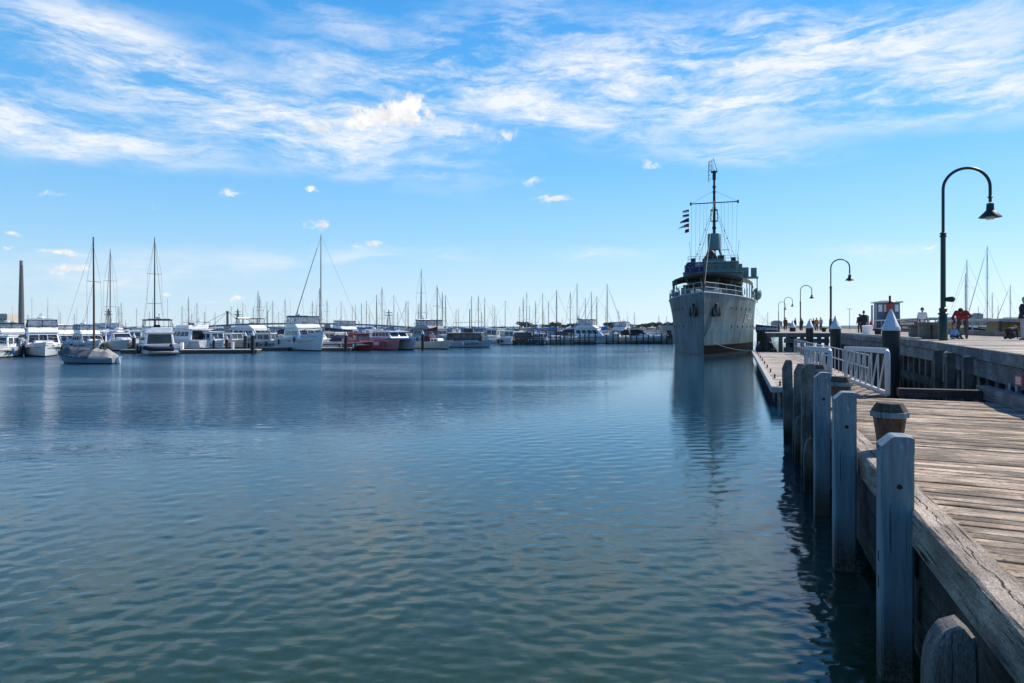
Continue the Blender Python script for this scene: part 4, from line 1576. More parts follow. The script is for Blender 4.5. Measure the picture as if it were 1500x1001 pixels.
rig.build('rigging', M['wire'], ship)
# jackstaff
mb = MB()
mb.path([(0, -.55, 6.4), (0, -.55, 9.75)], [.05, .035], 6)
mb.ball((0, -.55, 9.8), .09)
mb.build('jackstaff', M['shipdark'], ship)


def flag(name, label, ln, ht, parent_pos, cols, taper=0.0, droop=.15, cat='flag', rz=-TH, wave=.1, hoist_dark=None):
    """cloth flying towards local -x from its hoist at the origin; cols = list of (mat, u0, u1, v0, v1) patches"""
    o = thing(name, label, cat, parent_pos, rz, 'flags on the warship')

    def f(u, v):
        vv = .5 + (v - .5) * (1 - taper * u)
        x = -ln * u
        return Vector((x, wave * sin(u * 7 + v) * u ** .5, ht * (vv - .5) - droop * u * u * ln + .03 * sin(u * 9)))
    for i, (m_, u0, u1, v0, v1, lift, nm) in enumerate(cols):
        mb = MB()
        n = max(2, int(12 * (u1 - u0)))
        grid = lambda off: [[f(u0 + (u1 - u0) * a / n, v0 + (v1 - v0) * b / 2) + Vector((0, off, 0)) for b in range(3)] for a in range(n + 1)]
        t_ = .006 + lift
        F, B = grid(-t_), grid(t_)
        mb.loft([fr + list(reversed(bk)) for fr, bk in zip(F, B)])
        mb.build(nm, m_, o)
    return o


sp = lambda x, s_, z: P(-4.15 + x, 72.4 + s_, z)
jk = [(M['jackblue'], 0, 1, 0, 1, 0, 'field')]
U, V = .5, .5      # canton: by the hoist, upper half
jk += [(M['flagwhite'], 0.0, U, .70, .80, .004, 'cross'), (M['flagwhite'], .20, .30, .5, 1, .004, 'cross'),
       (M['flagred'], 0.0, U, .725, .775, .007, 'cross'), (M['flagred'], .225, .275, .5, 1, .007, 'cross')]
fl = flag('naval_jack', 'blue ensign with crossed red and white canton flying from the bow staff of the warship', 1.75, 1.0, sp(0, -.55, 9.0), jk, droop=.05, wave=.16)
mb = MB()
fq = lambda u, v: Vector((-1.75 * u, .16 * sin(u * 7 + v) * u ** .5, (v - .5) - .05 * u * u * 1.75 + .03 * sin(u * 9)))
for (ua, va, ub, vb) in ((.02, .52, .48, .98), (.02, .98, .48, .52)):
    for off, wd, m_ in ((.010, .045, 'w'),):
        for i in range(8):
            q0, q1 = i / 8, (i + 1) / 8
            a = fq(ua + (ub - ua) * q0, va + (vb - va) * q0)
            b = fq(ua + (ub - ua) * q1, va + (vb - va) * q1)
            mb.bar(a, b, .028, .09, up=(0, 1, 0))
mb.build('saltire', M['flagwhite'], fl)
mb = MB()
for (u, v, r) in ((.25, .25, .1), (.75, .8, .06), (.75, .2, .06), (.64, .55, .06), (.86, .58, .06), (.79, .42, .04)):
    c = fq(u, v)
    pts = []
    for k in range(14):
        a = pi / 2 + k * pi / 7
        q = r if k % 2 == 0 else r * .5
        pts.append((c.x + q * cos(a), c.z + q * sin(a)))
    mb.add([(x, c.y - .012, z) for x, z in pts] + [(x, c.y + .012, z) for x, z in pts], [tuple(range(14)), tuple(range(27, 13, -1))] + [(k, (k + 1) % 14, (k + 1) % 14 + 14, k + 14) for k in range(14)])
mb.build('star', M['flagwhite'], fl)
yd = my - .4
flag('signal_flag', 'blue and white signal flag, topmost on the warship halyard', .85, .36, sp(-3.25, yd, 18.6), [(M['jackblue'], 0, 1, .5, 1, 0, 'band'), (M['flagwhite'], 0, 1, 0, .5, 0, 'band')], .2)
flag('signal_flag', 'blue signal flag with pale lower edge, second on the warship halyard', .85, .38, sp(-3.25, yd, 18.0), [(M['jackblue'], 0, 1, .35, 1, 0, 'band'), (M['flagwhite'], 0, 1, 0, .35, 0, 'band')], .1)
flag('signal_flag', 'deep blue pointed signal pennant, middle one on the warship halyard', 1.2, .6, sp(-3.25, yd, 17.35), [(M['jackblue'], 0, 1, 0, 1, 0, 'field')], .7, .3)
flag('signal_flag', 'long white and red signal pennant on the warship halyard', 1.4, .55, sp(-3.25, yd, 16.65), [(M['flagred'], 0, .45, 0, 1, 0, 'hoist'), (M['flagwhite'], .45, 1, 0, 1, 0, 'fly')], .8, .3)
flag('signal_flag', 'black and red signal flag, lowest on the warship halyard', .55, .5, sp(-3.25, yd, 15.95), [(M['black'], 0, 1, .4, 1, 0, 'band'), (M['flagred'], 0, 1, 0, .4, 0, 'band')], .1, .3)


def rope(label, a, b, sag, r=.03):
    pts = []
    for i in range(17):
        f = i / 16
        p = a.lerp(b, f)
        p.z -= sag * 4 * f * (1 - f)
        pts.append(p)
    o = MB().path(pts, r, 6)
    lo = Vector(a)
    o.v = [(x - lo.x, y - lo.y, z - lo.z) for x, y, z in o.v]
    o = o.build('mooring_line', M['docktrim'], loc=lo)
    tag(o, label, 'mooring line', 'mooring lines of the warship')


q = hull_pt(4.2, 5.9, 1)
rope('pale mooring line running from the warship bow along its landward side', sp(q.x + .08, q.y, q.z), P(2.1, 103, 2.6), 1.0)
q = hull_pt(1.4, .95, 1)
rope('pale mooring line low across the warship bow just above the water', sp(q.x + .3, q.y, 1.3), P(.7, 66.8, .75), .25)
for k, z in enumerate((4.8, 4.2, 3.6)):
    rope(('upper', 'middle', 'lowest')[k] + ' of three slack lines from the warship side to the pier crowd', sp(5.3, 26 + k, z + .6), P(4.0 + k * .4, 92 - k * 4, 2.7), .5, .018)

# ------------------------------------------------------------------ people
M['skin'] = paint('skin', (.42, .24, .17), .6, .06)
M['hairdark'] = paint('dark hair', (.02, .014, .01), .7, .2)
M['hairfair'] = paint('fair hair', (.42, .26, .12), .7, .2)
M['hairgrey'] = paint('grey hair', (.3, .28, .26), .7, .2)
CLOTH = {}


def cloth(col):
    if col not in CLOTH:
        CLOTH[col] = paint('cloth %d' % len(CLOTH), col, .9, .15, scale=6)
    return CLOTH[col]


def remesh(mb, name, mat, parent, vox):
    o = mb.build(name, mat, parent, smooth=True, auto=180)
    m_ = o.modifiers.new('skin over', 'REMESH')
    m_.mode = 'VOXEL'
    m_.voxel_size = vox
    m_.use_smooth_shade = True
    s_ = o.modifiers.new('smooth', 'SMOOTH')
    s_.iterations = 2
    s_.factor = .5
    return o


POSES = {
    'stand': dict(pel=(0, 0, .95), chest=(0, .0, 1.28), neck=(0, .01, 1.46), head=(0, .04, 1.62), sh=(.185, 0, 1.4), el=(.245, -.03, 1.12), wr=(.25, .06, .88),
                  hip=(.09, 0, .92), kn=(.10, .03, .5), an=(.11, 0, .08)),
    'walk': dict(pel=(0, 0, .94), chest=(0, .02, 1.27), neck=(0, .04, 1.45), head=(0, .07, 1.61), sh=(.185, .02, 1.39), el=(.24, -.06, 1.12), wr=(.24, .08, .9),
                 hip=(.09, 0, .91), kn=(.10, .10, .5), an=(.11, .16, .08), kn2=(-.10, -.02, .5), an2=(-.11, -.25, .12)),
    'bend': dict(pel=(0, -.22, .93), chest=(0, .12, 1.12), neck=(0, .30, 1.24), head=(0, .42, 1.26), sh=(.21, .22, 1.2), el=(.33, .22, .93), wr=(.2, .38, .72),
                 hip=(.1, -.2, .9), kn=(.15, -.06, .5), an=(.17, -.1, .08), wr2=(-.13, .42, .86), el2=(-.36, .25, 1.0)),
    'sit': dict(pel=(0, 0, .13), chest=(0, .05, .45), neck=(0, .08, .62), head=(0, .12, .77), sh=(.17, .07, .56), el=(.24, .14, .32), wr=(.14, .3, .2),
                hip=(.09, .03, .13), kn=(.2, .38, .22), an=(.1, .62, .07)),
    'crawl': dict(pel=(0, -.25, .5), chest=(0, .12, .58), neck=(0, .3, .66), head=(0, .42, .68), sh=(.16, .22, .6), el=(.2, .26, .34), wr=(.16, .36, .08),
                  hip=(.1, -.25, .46), kn=(.16, .02, .12), an=(.14, -.38, .08)),
}


def person(label, pos, yaw, pose, scale, top, legs, hair, vox=.016, sleeves=True, shorts=False, hat=None, hairlong=False, shoes=(.03, .025, .02), fat=1.0):
    d_ = POSES[pose]
    o = thing('person', label, 'person', pos, yaw)
    o.scale = (scale,) * 3
    V_ = lambda k, sd_=1: Vector(((d_[k + '2'] if sd_ < 0 and k + '2' in d_ else tuple(a * (sd_ if i == 0 else 1) for i, a in enumerate(d_[k])))))
    body = MB()
    pel, ch, nk, hd = Vector(d_['pel']), Vector(d_['chest']), Vector(d_['neck']), Vector(d_['head'])
    up = (hd - nk).normalized()
    fw = Vector((0, 1, 0)) if abs(up.y) < .75 else Vector((0, .3, -1)).normalized()
    fw = (fw - up * fw.dot(up)).normalized()
    sx = Vector((1, 0, 0))

    def torso(mb, k, lo=1.0):
        for sd_ in (-1, 1):
            mb.capsule(pel + sx * .065 * sd_ * fat, ch + sx * .085 * sd_ * fat, .115 * k * fat * lo, .125 * k * fat, 12)
            mb.capsule(ch + sx * .08 * sd_, V_('sh', sd_) - sx * .03 * sd_, .11 * k, .075 * k, 12)
        mb.capsule(pel, ch, .12 * k * fat, .13 * k * fat, 12)
        mb.capsule(ch, nk - up * .05, .12 * k, .085 * k, 12)
    torso(body, .93)
    body.capsule(nk - up * .06, nk + up * .07, .06, .055, 12)
    # head: skull, jaw, nose, ears
    body.capsule(hd - up * .01 - fw * .02, hd + up * .035 - fw * .01, .088, .09, 14)
    body.capsule(hd - up * .085 + fw * .03, hd + fw * .025, .05, .07, 12)
    body.capsule(hd - up * .035 + fw * .095, hd + up * .01 + fw * .088, .018, .011, 8)
    for sd_ in (-1, 1):
        body.capsule(hd - up * .03 + sx * .092 * sd_ - fw * .01, hd + up * .02 + sx * .095 * sd_ - fw * .015, .018, .02, 8)
        sh, e_, wr_ = V_('sh', sd_), V_('el', sd_), V_('wr', sd_)
        body.capsule(sh, e_, .05, .041, 12)
        body.capsule(e_, wr_, .041, .029, 12)
        dr_ = (wr_ - e_).normalized()
        ps = dr_.cross(Vector((sd_, 0, 0)))
        ps = ps.normalized() if ps.length > .05 else Vector((0, 1, 0))
        pal = wr_ + dr_ * .085
        body.capsule(wr_, pal, .03, .036, 10)
        for i, ln in enumerate((.062, .075, .07, .05)):
            a = pal + ps * (.03 - .02 * i) + dr_ * .015
            k1 = a + dr_ * ln * .55
            k2 = k1 + (dr_ * .75 - sx * sd_ * .5).normalized() * ln * .55
            body.capsule(a, k1, .0105, .01, 8)
            body.capsule(k1, k2, .01, .009, 8)
        th = wr_ + dr_ * .035 + ps * .034
        body.capsule(th, th + (dr_ * .7 + ps * .55).normalized() * .055, .013, .011, 8)
        hp, kn, an = V_('hip', sd_), V_('kn', sd_), V_('an', sd_)
        body.capsule(hp, kn, .085 * fat, .058, 12)
        body.capsule(kn, an, .056, .04, 12)
        body.capsule(an - Vector((0, .04, .03)), an + Vector((0, .13, -.045)), .04, .032, 10)
    remesh(body, 'body', M['skin'], o, vox)
    shirt = MB()
    torso(shirt, 1.07)
    for sd_ in (-1, 1):
        sh, e_, wr_ = V_('sh', sd_), V_('el', sd_), V_('wr', sd_)
        shirt.capsule(sh, e_ if sleeves else sh.lerp(e_, .55), .066, .056 if sleeves else .06, 12)
        if sleeves:
            shirt.capsule(e_, e_.lerp(wr_, .93), .056, .043, 12)
    remesh(shirt, 'shirt', cloth(top), o, vox)
    tr = MB()
    tr.capsule(pel + Vector((-.07, 0, .04)), pel + Vector((.07, 0, .04)), .128 * fat, .128 * fat, 12)
    for sd_ in (-1, 1):
        hp, kn, an = V_('hip', sd_), V_('kn', sd_), V_('an', sd_)
        tr.capsule(hp, hp.lerp(kn, .9) if shorts else kn, .103 * fat, .078, 12)
        if not shorts:
            tr.capsule(kn, an + (kn - an) * .06, .077, .062, 12)
    remesh(tr, 'trousers', cloth(legs), o, vox)
    hm = MB()
    hm.capsule(hd + up * .02 - fw * .03, hd + up * .05 - fw * .012, .093, .096, 14)
    if hairlong:
        hm.capsule(hd - fw * .05, hd - up * .2 - fw * .07, .085, .07, 12)
    else:
        hm.capsule(hd - up * .03 - fw * .05, hd + up * .02 - fw * .045, .07, .08, 12)
    remesh(hm, 'hair', hair, o, vox)
    sm = MB()
    for sd_ in (-1, 1):
        an = V_('an', sd_)
        sm.capsule(an - Vector((0, .05, .025)), an + Vector((0, .15, -.04)), .05, .042, 10)
    remesh(sm, 'shoes', cloth(shoes), o, vox)
    for sd_ in (-1, 1):
        em = MB()
        em.ball(hd + fw * .083 + sx * .033 * sd_ + up * .005, .013, 8, 5)
        em.build('eye', M['hairdark'], o)
    if hat:
        h_ = MB()
        h_.capsule(hd + up * .07, hd + up * .12, .105, .085, 14)
        h_.capsule(hd + up * .062 + fw * .06, hd + up * .058 + fw * .14, .06, .045, 10)
        remesh(h_, 'hat', cloth(hat), o, vox)
    return o


pp = lambda px, Y, z=ZU: Vector(((px - 750) * Y / 1000, Y, z + .005))
person('person in a red jacket and patterned trousers bending forward towards a child in pale blue', pp(1409, 31.6), 2.45, 'bend', 1.04, (.22, .018, .03), (.07, .055, .06), M['hairdark'], fat=1.2)
person('small child in pale blue sitting on the pier boards by the lamp', pp(1396, 31.4), -1.2, 'sit', .74, (.20, .32, .55), (.02, .03, .06), M['hairfair'])
person('child in black crouched on hands and knees on the pier boards', pp(1481, 31.6), -1.1, 'crawl', .78, (.012, .012, .013), (.015, .015, .017), M['hairdark'])
person('person in dark navy top and pale grey trousers at the edge of the view', pp(1502, 29.0), .2, 'stand', 1.05, (.018, .022, .035), (.32, .33, .36), M['hairgrey'], fat=1.2)
person('person in a white tee standing beyond the timber bench', pp(1351, 41), 2.6, 'stand', .98, (.68, .66, .68), (.015, .015, .018), M['hairdark'], sleeves=False)
person('person in dark clothes and cap, taller of the pair beside the child in red', pp(1265, 61), 2.9, 'stand', 1.1, (.014, .014, .018), (.018, .02, .03), M['hairdark'], vox=.02, hat=(.02, .02, .02))
person('person in a dark jacket, shorter of the pair beside the child in red', pp(1259.5, 62), 2.3, 'stand', .98, (.03, .02, .035), (.045, .025, .035), M['hairdark'], vox=.02)
person('small child in a red coat standing by the white mooring post', pp(1276, 57), -2.6, 'stand', .68, (.50, .03, .04), (.4, .25, .25), M['hairfair'], vox=.02)
for (px, Y, yaw, sc, top, legs, hr, lb, kw) in (
        (1150.5, 92, 2.8, 1.0, (.12, .035, .03), (.02, .025, .05), M['hairdark'], 'person in a brownish red top nearest the ship in the pier crowd', {}),
        (1164.5, 97, 3.6, .98, (.015, .015, .018), (.02, .02, .025), M['hairdark'], 'person in black between two capped piles in the pier crowd', {}),
        (1174.5, 93, .4, .96, (.018, .018, .018), (.02, .02, .02), M['hairdark'], 'person in black close behind a capped pile in the pier crowd', {}),
        (1188.0, 98, 2.2, .95, (.30, .30, .32), (.02, .02, .03), M['hairdark'], 'person in a pale top behind the third capped pile', {}),
        (1192.0, 95, 2.2, .96, (.03, .025, .03), (.16, .12, .15), M['hairdark'], 'person in dark top and mauve trousers walking in the pier crowd', {}),
        (1196.3, 90, 0, .98, (.42, .17, .05), (.012, .012, .014), M['hairfair'], 'person with fair hair and an orange top in the pier crowd', dict(hairlong=True)),
        (1202.5, 94, 2.0, 1.04, (.34, .36, .42), (.03, .035, .05), M['hairdark'], 'person in a pale grey shirt at the near end of the pier crowd', {})):
    person(lb, pp(px, Y), yaw, 'walk' if yaw > 2 else 'stand', sc, top, legs, hr, vox=.024, **kw)
sit1 = person('person with pale hair sitting at the end of the floating dock beside the hull', P(1.05, 66.2, ZD + .01), 2.6, 'sit', 1.0, (.03, .03, .07), (.03, .03, .06), M['hairgrey'], vox=.022)
sit2 = person('person in black with red cap sitting at the end of the floating dock', P(1.95, 66.1, ZD + .16), 3.4, 'sit', 1.05, (.012, .012, .012), (.02, .02, .025), M['hairdark'], vox=.022, hat=(.18, .03, .02))
mb = MB()
mb.box((0, 0, .08), (1.7, .5, .16))
o = mb.build('low_timber', M['darkbeam'], loc=P(1.75, 66.65, ZD + .003), rotz=-TH, bevel=.02)
tag(o, 'low dark timber lying behind the two people at the end of the floating dock', 'timber')

# ------------------------------------------------------------------ boats
HM = {}


def hm(key, *a, **k):
    if key not in HM:
        HM[key] = hullmat('hull ' + key, *a, **k)
    return HM[key]


WH = lambda: hm('white', (.74, .74, .73), (.02, .025, .04))
WB = lambda: hm('white blue stripe', (.72, .73, .74), (.02, .03, .06), .12, ((.03, .07, .2), .55, .68))
CR = lambda: hm('cream', (.60, .56, .46), (.10, .03, .025))
RD = lambda: hm('red', (.26, .022, .02), (.012, .012, .014), .1)
GB = lambda: hm('grey blue', (.40, .47, .54), (.07, .025, .02), .1)
NV = lambda: hm('navy', (.02, .03, .07), (.10, .02, .02))


def boat_hull(parent, L, B, fs, fb, rake, mat, tw=.85, flare=.25, name='hull', fine=1.9):
    """x forward; freeboard fs at stern, fb at bow"""
    half = lambda t: B / 2 * (tw + (1 - tw) * min(1, t / .4)) if t < .4 else B / 2 * max(.0, 1 - ((t - .4) / .6) ** fine)
    sheer = lambda t: fs + (fb - fs) * t ** 1.8
    rings = []
    for t in (0, .08, .2, .34, .48, .6, .7, .79, .86, .92, .96, .985, 1):
        b, sh = half(t), sheer(t)
        kk = max(0, (t - .35) / .65)
        pts = []
        for q in (1, .72, .45, .2, 0):
            ww = max(.015, b * (1 - (flare + .35 * kk) * (1 - q) ** 1.3))
            pts.append((-L / 2 + L * t - rake * (1 - q) * t ** 3, ww, -.22 + (sh + .22) * q))
        keel = (-L / 2 + L * t - rake * t ** 3, 0, -.45 + .2 * kk)
        rings.append(pts + [keel] + [(x, -y, z) for x, y, z in reversed(pts)])
    mb = MB()
    mb.loft(rings, True, True, True)
    h = mb.build(name, mat, parent, smooth=True, auto=50)
    # deck edge / gunwale
    for s_ in (-1, 1):
        g_ = MB()
        g_.path([(r[0][0], s_ * r[0][1], r[0][2] + .02) for r in rings], .035, 5)
        g_.build('gunwale', M['white'], parent)
    return half, sheer


def house(parent, x0, x1, w, z0, X0, X1, W_, z1, mat=None, wins=(), roof=None, name='cabin', glass=None):
    mb = MB()
    c = mb.trap(x0, x1, w / 2, z0, X0, X1, W_ / 2, z1)
    hb_ = mb.build(name, mat or M['white'], parent, bevel=.11, smooth=True)
    hb_.modifiers['bevel'].segments = 3
    hb_.modifiers['bevel'].harden_normals = True
    faces = {'f': (c[1], c[2], c[6], c[5]), 'r': (c[3], c[0], c[4], c[7]), 's': (c[0], c[1], c[5], c[4]), 'p': (c[2], c[3], c[7], c[6])}
    for face, u0, u1, v0, v1 in wins:
        m2 = MB()
        m2.patch(faces[face], u0, u1, v0, v1)
        m2.build('window', glass or M['glass'], parent)
    if roof:
        m3 = MB()
        m3.box(((X0 + X1) / 2 + roof[1], 0, z1 + roof[2] / 2), (X1 - X0 + roof[0], W_ + roof[0] * .6, roof[2]))
        m3.build('roof', roof[3] if len(roof) > 3 else mat or M['white'], parent, bevel=.03)


def canopy(parent, x0, x1, w, z0, z1, top=None, clear=True, tk=.07, slope=.15):
    mb = MB()
    pts = [(x0, -w / 2), (x1, -w / 2), (x1, w / 2), (x0, w / 2)]
    for x, y in pts + [((x0 + x1) / 2, -w / 2), ((x0 + x1) / 2, w / 2), (x0, 0), (x1, 0)]:
        mb.path([(x + (slope if x == x1 else 0), y, z0), (x, y * .96, z1)], .03, 5)
    for z in (z0 + .05, z1 - .03):
        mb.path([(x, y * .98, z) for x, y in pts + pts[:1]], .028, 5)
    mb.build('canopy_frame', M['black'], parent)
    t_ = MB()
    t_.box(((x0 + x1) / 2, 0, z1 + tk / 2), (x1 - x0 + .2, w + .12, tk))
    t_.build('canopy_top', top or M['navy'], parent, bevel=.03)
    if clear:
        v_ = MB()
        for (a, b) in zip(pts, pts[1:] + pts[:1]):
            v_.hexa([(a[0], a[1], z0), (b[0], b[1], z0), (b[0] * .997, b[1] * .99, z0), (a[0] * .997, a[1] * .99, z0), (a[0], a[1] * .97, z1), (b[0], b[1] * .97, z1), (b[0] * .997, b[1] * .96, z1), (a[0] * .997, a[1] * .96, z1)])
        v_.build('clear_panel', M['vinyl'], parent)


def bow_rail(parent, half, sheer, L, t0=.45, h=.6):
    ts = np.linspace(t0, .97, 9)
    for s_ in (-1, 1):
        mb = MB()
        pts = [(-L / 2 + L * t, s_ * half(t) * .93, sheer(t) + h) for t in ts]
        mb.path(pts, .025, 5)
        mb.path([(x, y, z - h * .5) for x, y, z in pts], .016, 4)
        for p in pts[::2]:
            mb.path([(p[0], p[1], p[2] - h), p], .022, 4)
        mb.build('bow_rail', M['steel'], parent)


def aerials(parent, x, z, w=1.0, radar=True):
    mb = MB()
    mb.path([(x - .3, -w, z), (x + .3, -w, z), (x + .3, w, z), (x - .3, w, z)], .04, 5)
    for y in (-w * .8, w * .6):
        mb.path([(x, y, z), (x - .1, y, z + 2.2)], .016, 4)
    mb.path([(x, 0, z - .05), (x, 0, z + .6)], .04, 5)
    mb.build('aerial', M['steel'], parent)
    if radar:
        r_ = MB()
        r_.lathe([(.05, z + .02), (.32, z + .06), (.32, z + .22), (.1, z + .27)], 14, (x, .0, 0))
        r_.build('radar', M['white'], parent, smooth=True)


def fittings(o, hf, sh, L, B, fs):
    """fenders, hull portlights and a rubbing strake"""
    r_ = random.Random(o['label'] + 'f')
    fm_ = r_.choice((M['navy'], M['white'], M['black'], M['bluec']))
    for s_ in (-1, 1):
        for t in (.2, .42, .62):
            if r_.random() < .75:
                x, y, z = -L / 2 + L * t, s_ * (hf(t) + .1), sh(t)
                mb = MB()
                mb.capsule((x, y, z - .2), (x, y, z - .62), .11, .11, 8)
                mb.path([(x, y - s_ * .08, z + .05), (x, y, z - .15)], .012, 4)
                mb.build('fender', fm_, o, smooth=True)
        mb = MB()
        mb.path([(-L / 2 + L * t, s_ * (hf(t) * .985 + .01), sh(t) - .2 * (1 + t)) for t in np.linspace(.02, .93, 12)], .025, 4)
        mb.build('strake', M['grey'], o)
        for t in (.5, .6, .68):
            x, y, z = -L / 2 + L * t, s_ * hf(t) * .955, sh(t) - .45
            mb = MB()
            mb.box((x, y, z), (.38, .1, .13), -s_ * .16)
            mb.build('portlight', M['glass'], o)


def dinghy(label, loc, rz, L=2.8, mat=None):
    o = thing('inflatable_dinghy', label, 'dinghy', loc, rz)
    mb = MB()
    mb.path([(-L / 2, -.62, .25), (L * .15, -.62, .27), (L * .36, -.42, .33), (L * .46, 0, .4), (L * .36, .42, .33), (L * .15, .62, .27), (-L / 2, .62, .25)], .23, 10)
    mb.build('tube', mat or M['navy'], o, smooth=True)
    mb = MB().box((-.2, 0, .12), (L * .85, .9, .1))
    mb.build('floor', M['grey'], o)
    mb = MB().box((-L / 2 + .25, 0, .45), (.3, .35, .6))
    mb.build('outboard', M['black'], o, bevel=.06)
    return o


def flybridge(label, px, Y, head, L=10.5, B=3.6, fs=1.05, fb=1.6, hull=None, top=None, cany=True, big=1.0, ca=None, group=None, name='motor_cruiser', clear=True, cabin=None, rear_dark=True):
    o = thing(name, label, 'motor boat', wat(px, Y), head, group)
    hf, sh = boat_hull(o, L, B, fs, fb, .9, hull or WH(), .9, .22)
    mb = MB()
    mb.prism([(-L / 2 + .05, -B * .42), (L * .2, -B * .42), (L * .42, -.25), (L * .42, .25), (L * .2, B * .42), (-L / 2 + .05, B * .42)], fs - .1, fs + .12)
    mb.build('deck', M['offwhite'], o)
    w_ = B * .8
    cz = fs + .1
    m_ = cabin or M['white']
    house(o, -L * .28, L * .26, w_, cz, -L * .27, L * .13, w_ * .88, cz + 1.15 * big, m_,
          [('f', .05, .35, .2, .85), ('f', .37, .63, .2, .85), ('f', .65, .95, .2, .85)] +
          [(q, a, a + .17, .35, .82) for q in 'sp' for a in (.1, .31, .52, .72)] +
          ([('r', .08, .92, .02, .9)] if rear_dark else [('r', .1, .4, .1, .85), ('r', .55, .9, .1, .85)]), (.5, -.1, .1))
    house(o, L * .2, L * .36, w_ * .7, cz - .02, L * .2, L * .3, w_ * .55, cz + .42, m_, name='trunk')
    z2 = cz + 1.25 * big
    house(o, -L * .22, L * .12, w_ * .9, z2, -L * .22, L * .05, w_ * .92, z2 + .5, m_, name='coaming')
    if cany:
        canopy(o, -L * .2, L * .05, w_ * .9, z2 + .5, z2 + 1.25 * big, top or M['navy'], clear)
    bow_rail(o, hf, sh, L)
    aerials(o, -L * .22, z2 + (1.36 * big if cany else .9), w_ * .35)
    mb = MB().box((-L / 2 - .35, 0, .28), (.75, B * .85, .08))
    mb.build('swim_platform', M['offwhite'], o)
    fittings(o, hf, sh, L, B, fs)
    r_ = random.Random(label)
    cc = r_.choice(('navy', 'black', 'canvas2', None, 'navy'))
    if cc and cany and 'stern-on' not in label:
        mb = MB()
        mb.loft([[(x, -w_ * .5, cz + .55), (x, w_ * .5, cz + .55), (x, w_ * .46, h), (x, 0, h + .1), (x, -w_ * .46, h)] for x, h in ((-L * .47, cz + 1.0), (-L * .42, cz + 1.15), (-L * .285, cz + 1.2))])
        mb.build('cockpit_cover', M[cc], o)
    mb = MB()
    mb.path([(L * .46, 0, fb + .1), (L * .53, 0, fb + .02), (L * .535, 0, fb - .25)], .05, 5)
    mb.bar((L * .535, -.22, fb - .28), (L * .535, .22, fb - .28), .07)
    mb.build('anchor', M['steel'], o)
    mb = MB()
    for q in (-1, 1):
        mb.path([(-L * .24, q * w_ * .46, z2 + .5), (-L * .24, q * w_ * .46, z2 + .85), (-L * .1, q * w_ * .46, z2 + .85)], .025, 4)
    mb.box((-L * .05, 0, z2 + .62), (.5, .6, .3))
    mb.build('helm', M['black'], o)
    return o


def sport(label, px, Y, head, L=9.5, B=3.2, hull=None, can=None, group=None, fs=1.0, fb=1.35):
    o = thing('sport_cruiser', label, 'motor boat', wat(px, Y), head, group)
    hf, sh = boat_hull(o, L, B, fs, fb, 1.6, hull or WH(), .9, .25, fine=2.3)
    mb = MB()
    mb.loft([[(x, -w, z), (x, w, z), (x, w * .8, z + h), (x, -w * .8, z + h)] for x, w, z, h in ((-L * .25, B * .4, fs, .35), (L * .05, B * .38, fs + .05, .62), (L * .25, B * .25, fs + .15, .4), (L * .42, .15, fb - .12, .06))])
    mb.build('foredeck', M['white'], o, smooth=True, auto=30)
    house(o, -L * .12, L * .16, B * .74, fs + .4, -L * .1, L * .0, B * .6, fs + 1.15, M['white'], [('f', .06, .94, .1, .9), ('s', .1, .9, .3, .85), ('p', .1, .9, .3, .85)], name='windscreen')
    if can:
        mb = MB()
        mb.loft([[(x, -w, fs + .35), (x, w, fs + .35), (x, w * .9, h), (x, w * .4, h + .12), (x, -w * .4, h + .12), (x, -w * .9, h)] for x, w, h in ((-L * .42, B * .42, fs + .9), (-L * .34, B * .42, fs + 1.3), (-L * .1, B * .38, fs + 1.42), (L * .02, B * .32, fs + 1.2))])
        mb.build('canopy', can, o, smooth=True, auto=40)
    mb = MB()
    mb.path([(-L * .22, -B * .45, fs), (-L * .27, -B * .42, fs + 1.5), (-L * .27, B * .42, fs + 1.5), (-L * .22, B * .45, fs)], .09, 6)
    mb.build('radar_arch', M['white'], o)
    aerials(o, -L * .27, fs + 1.55, B * .3)
    bow_rail(o, hf, sh, L, .5, .5)
    return o


def launch(label, px, Y, head, L=8, B=2.6, hull=None, cabm=None, top=None, ch=1.2, group=None, fs=.85, fb=1.2, roofm=None, mast=0, name='cabin_launch', nwin=4, x0=-.3, x1=.22):
    o = thing(name, label, 'motor boat', wat(px, Y), head, group)
    hf, sh = boat_hull(o, L, B, fs, fb, .6, hull or WH(), .75, .25)
    wins = [(q, .06 + i * .9 / nwin, .06 + (i + .78) * .9 / nwin, .35, .85) for q in 'sp' for i in range(nwin)]
    wins += [('f', .08, .47, .35, .88), ('f', .53, .92, .35, .88), ('r', .3, .7, .05, .85)]
    mb = MB()
    mb.prism([(-L / 2 + .05, -B * .35), (L * .2, -B * .38), (L * .42, -.2), (L * .42, .2), (L * .2, B * .38), (-L / 2 + .05, B * .35)], fs - .12, fs + .06)
    mb.build('deck', M['cream'], o)
    house(o, L * x0, L * x1, B * .74, fs + .05, L * x0, L * (x1 - .03), B * .68, fs + ch, cabm or M['white'], wins, (.3, 0, .09, roofm or M['white']), glass=M['bglass'])
    bow_rail(o, hf, sh, L, .55, .5)
    fittings(o, hf, sh, L, B, fs)
    mb = MB()
    mb.box((-L * .4, 0, fs + .35), (L * .1, B * .5, .5))
    mb.build('engine_box', M['black'] if L > 7 else M['grey'], o, bevel=.04)
    if mast:
        mb = MB().path([(L * .02, 0, fs + ch), (L * .02, 0, fs + ch + mast)], [.06, .03], 6)
        mb.build('mast', M['alu'], o)
    return o


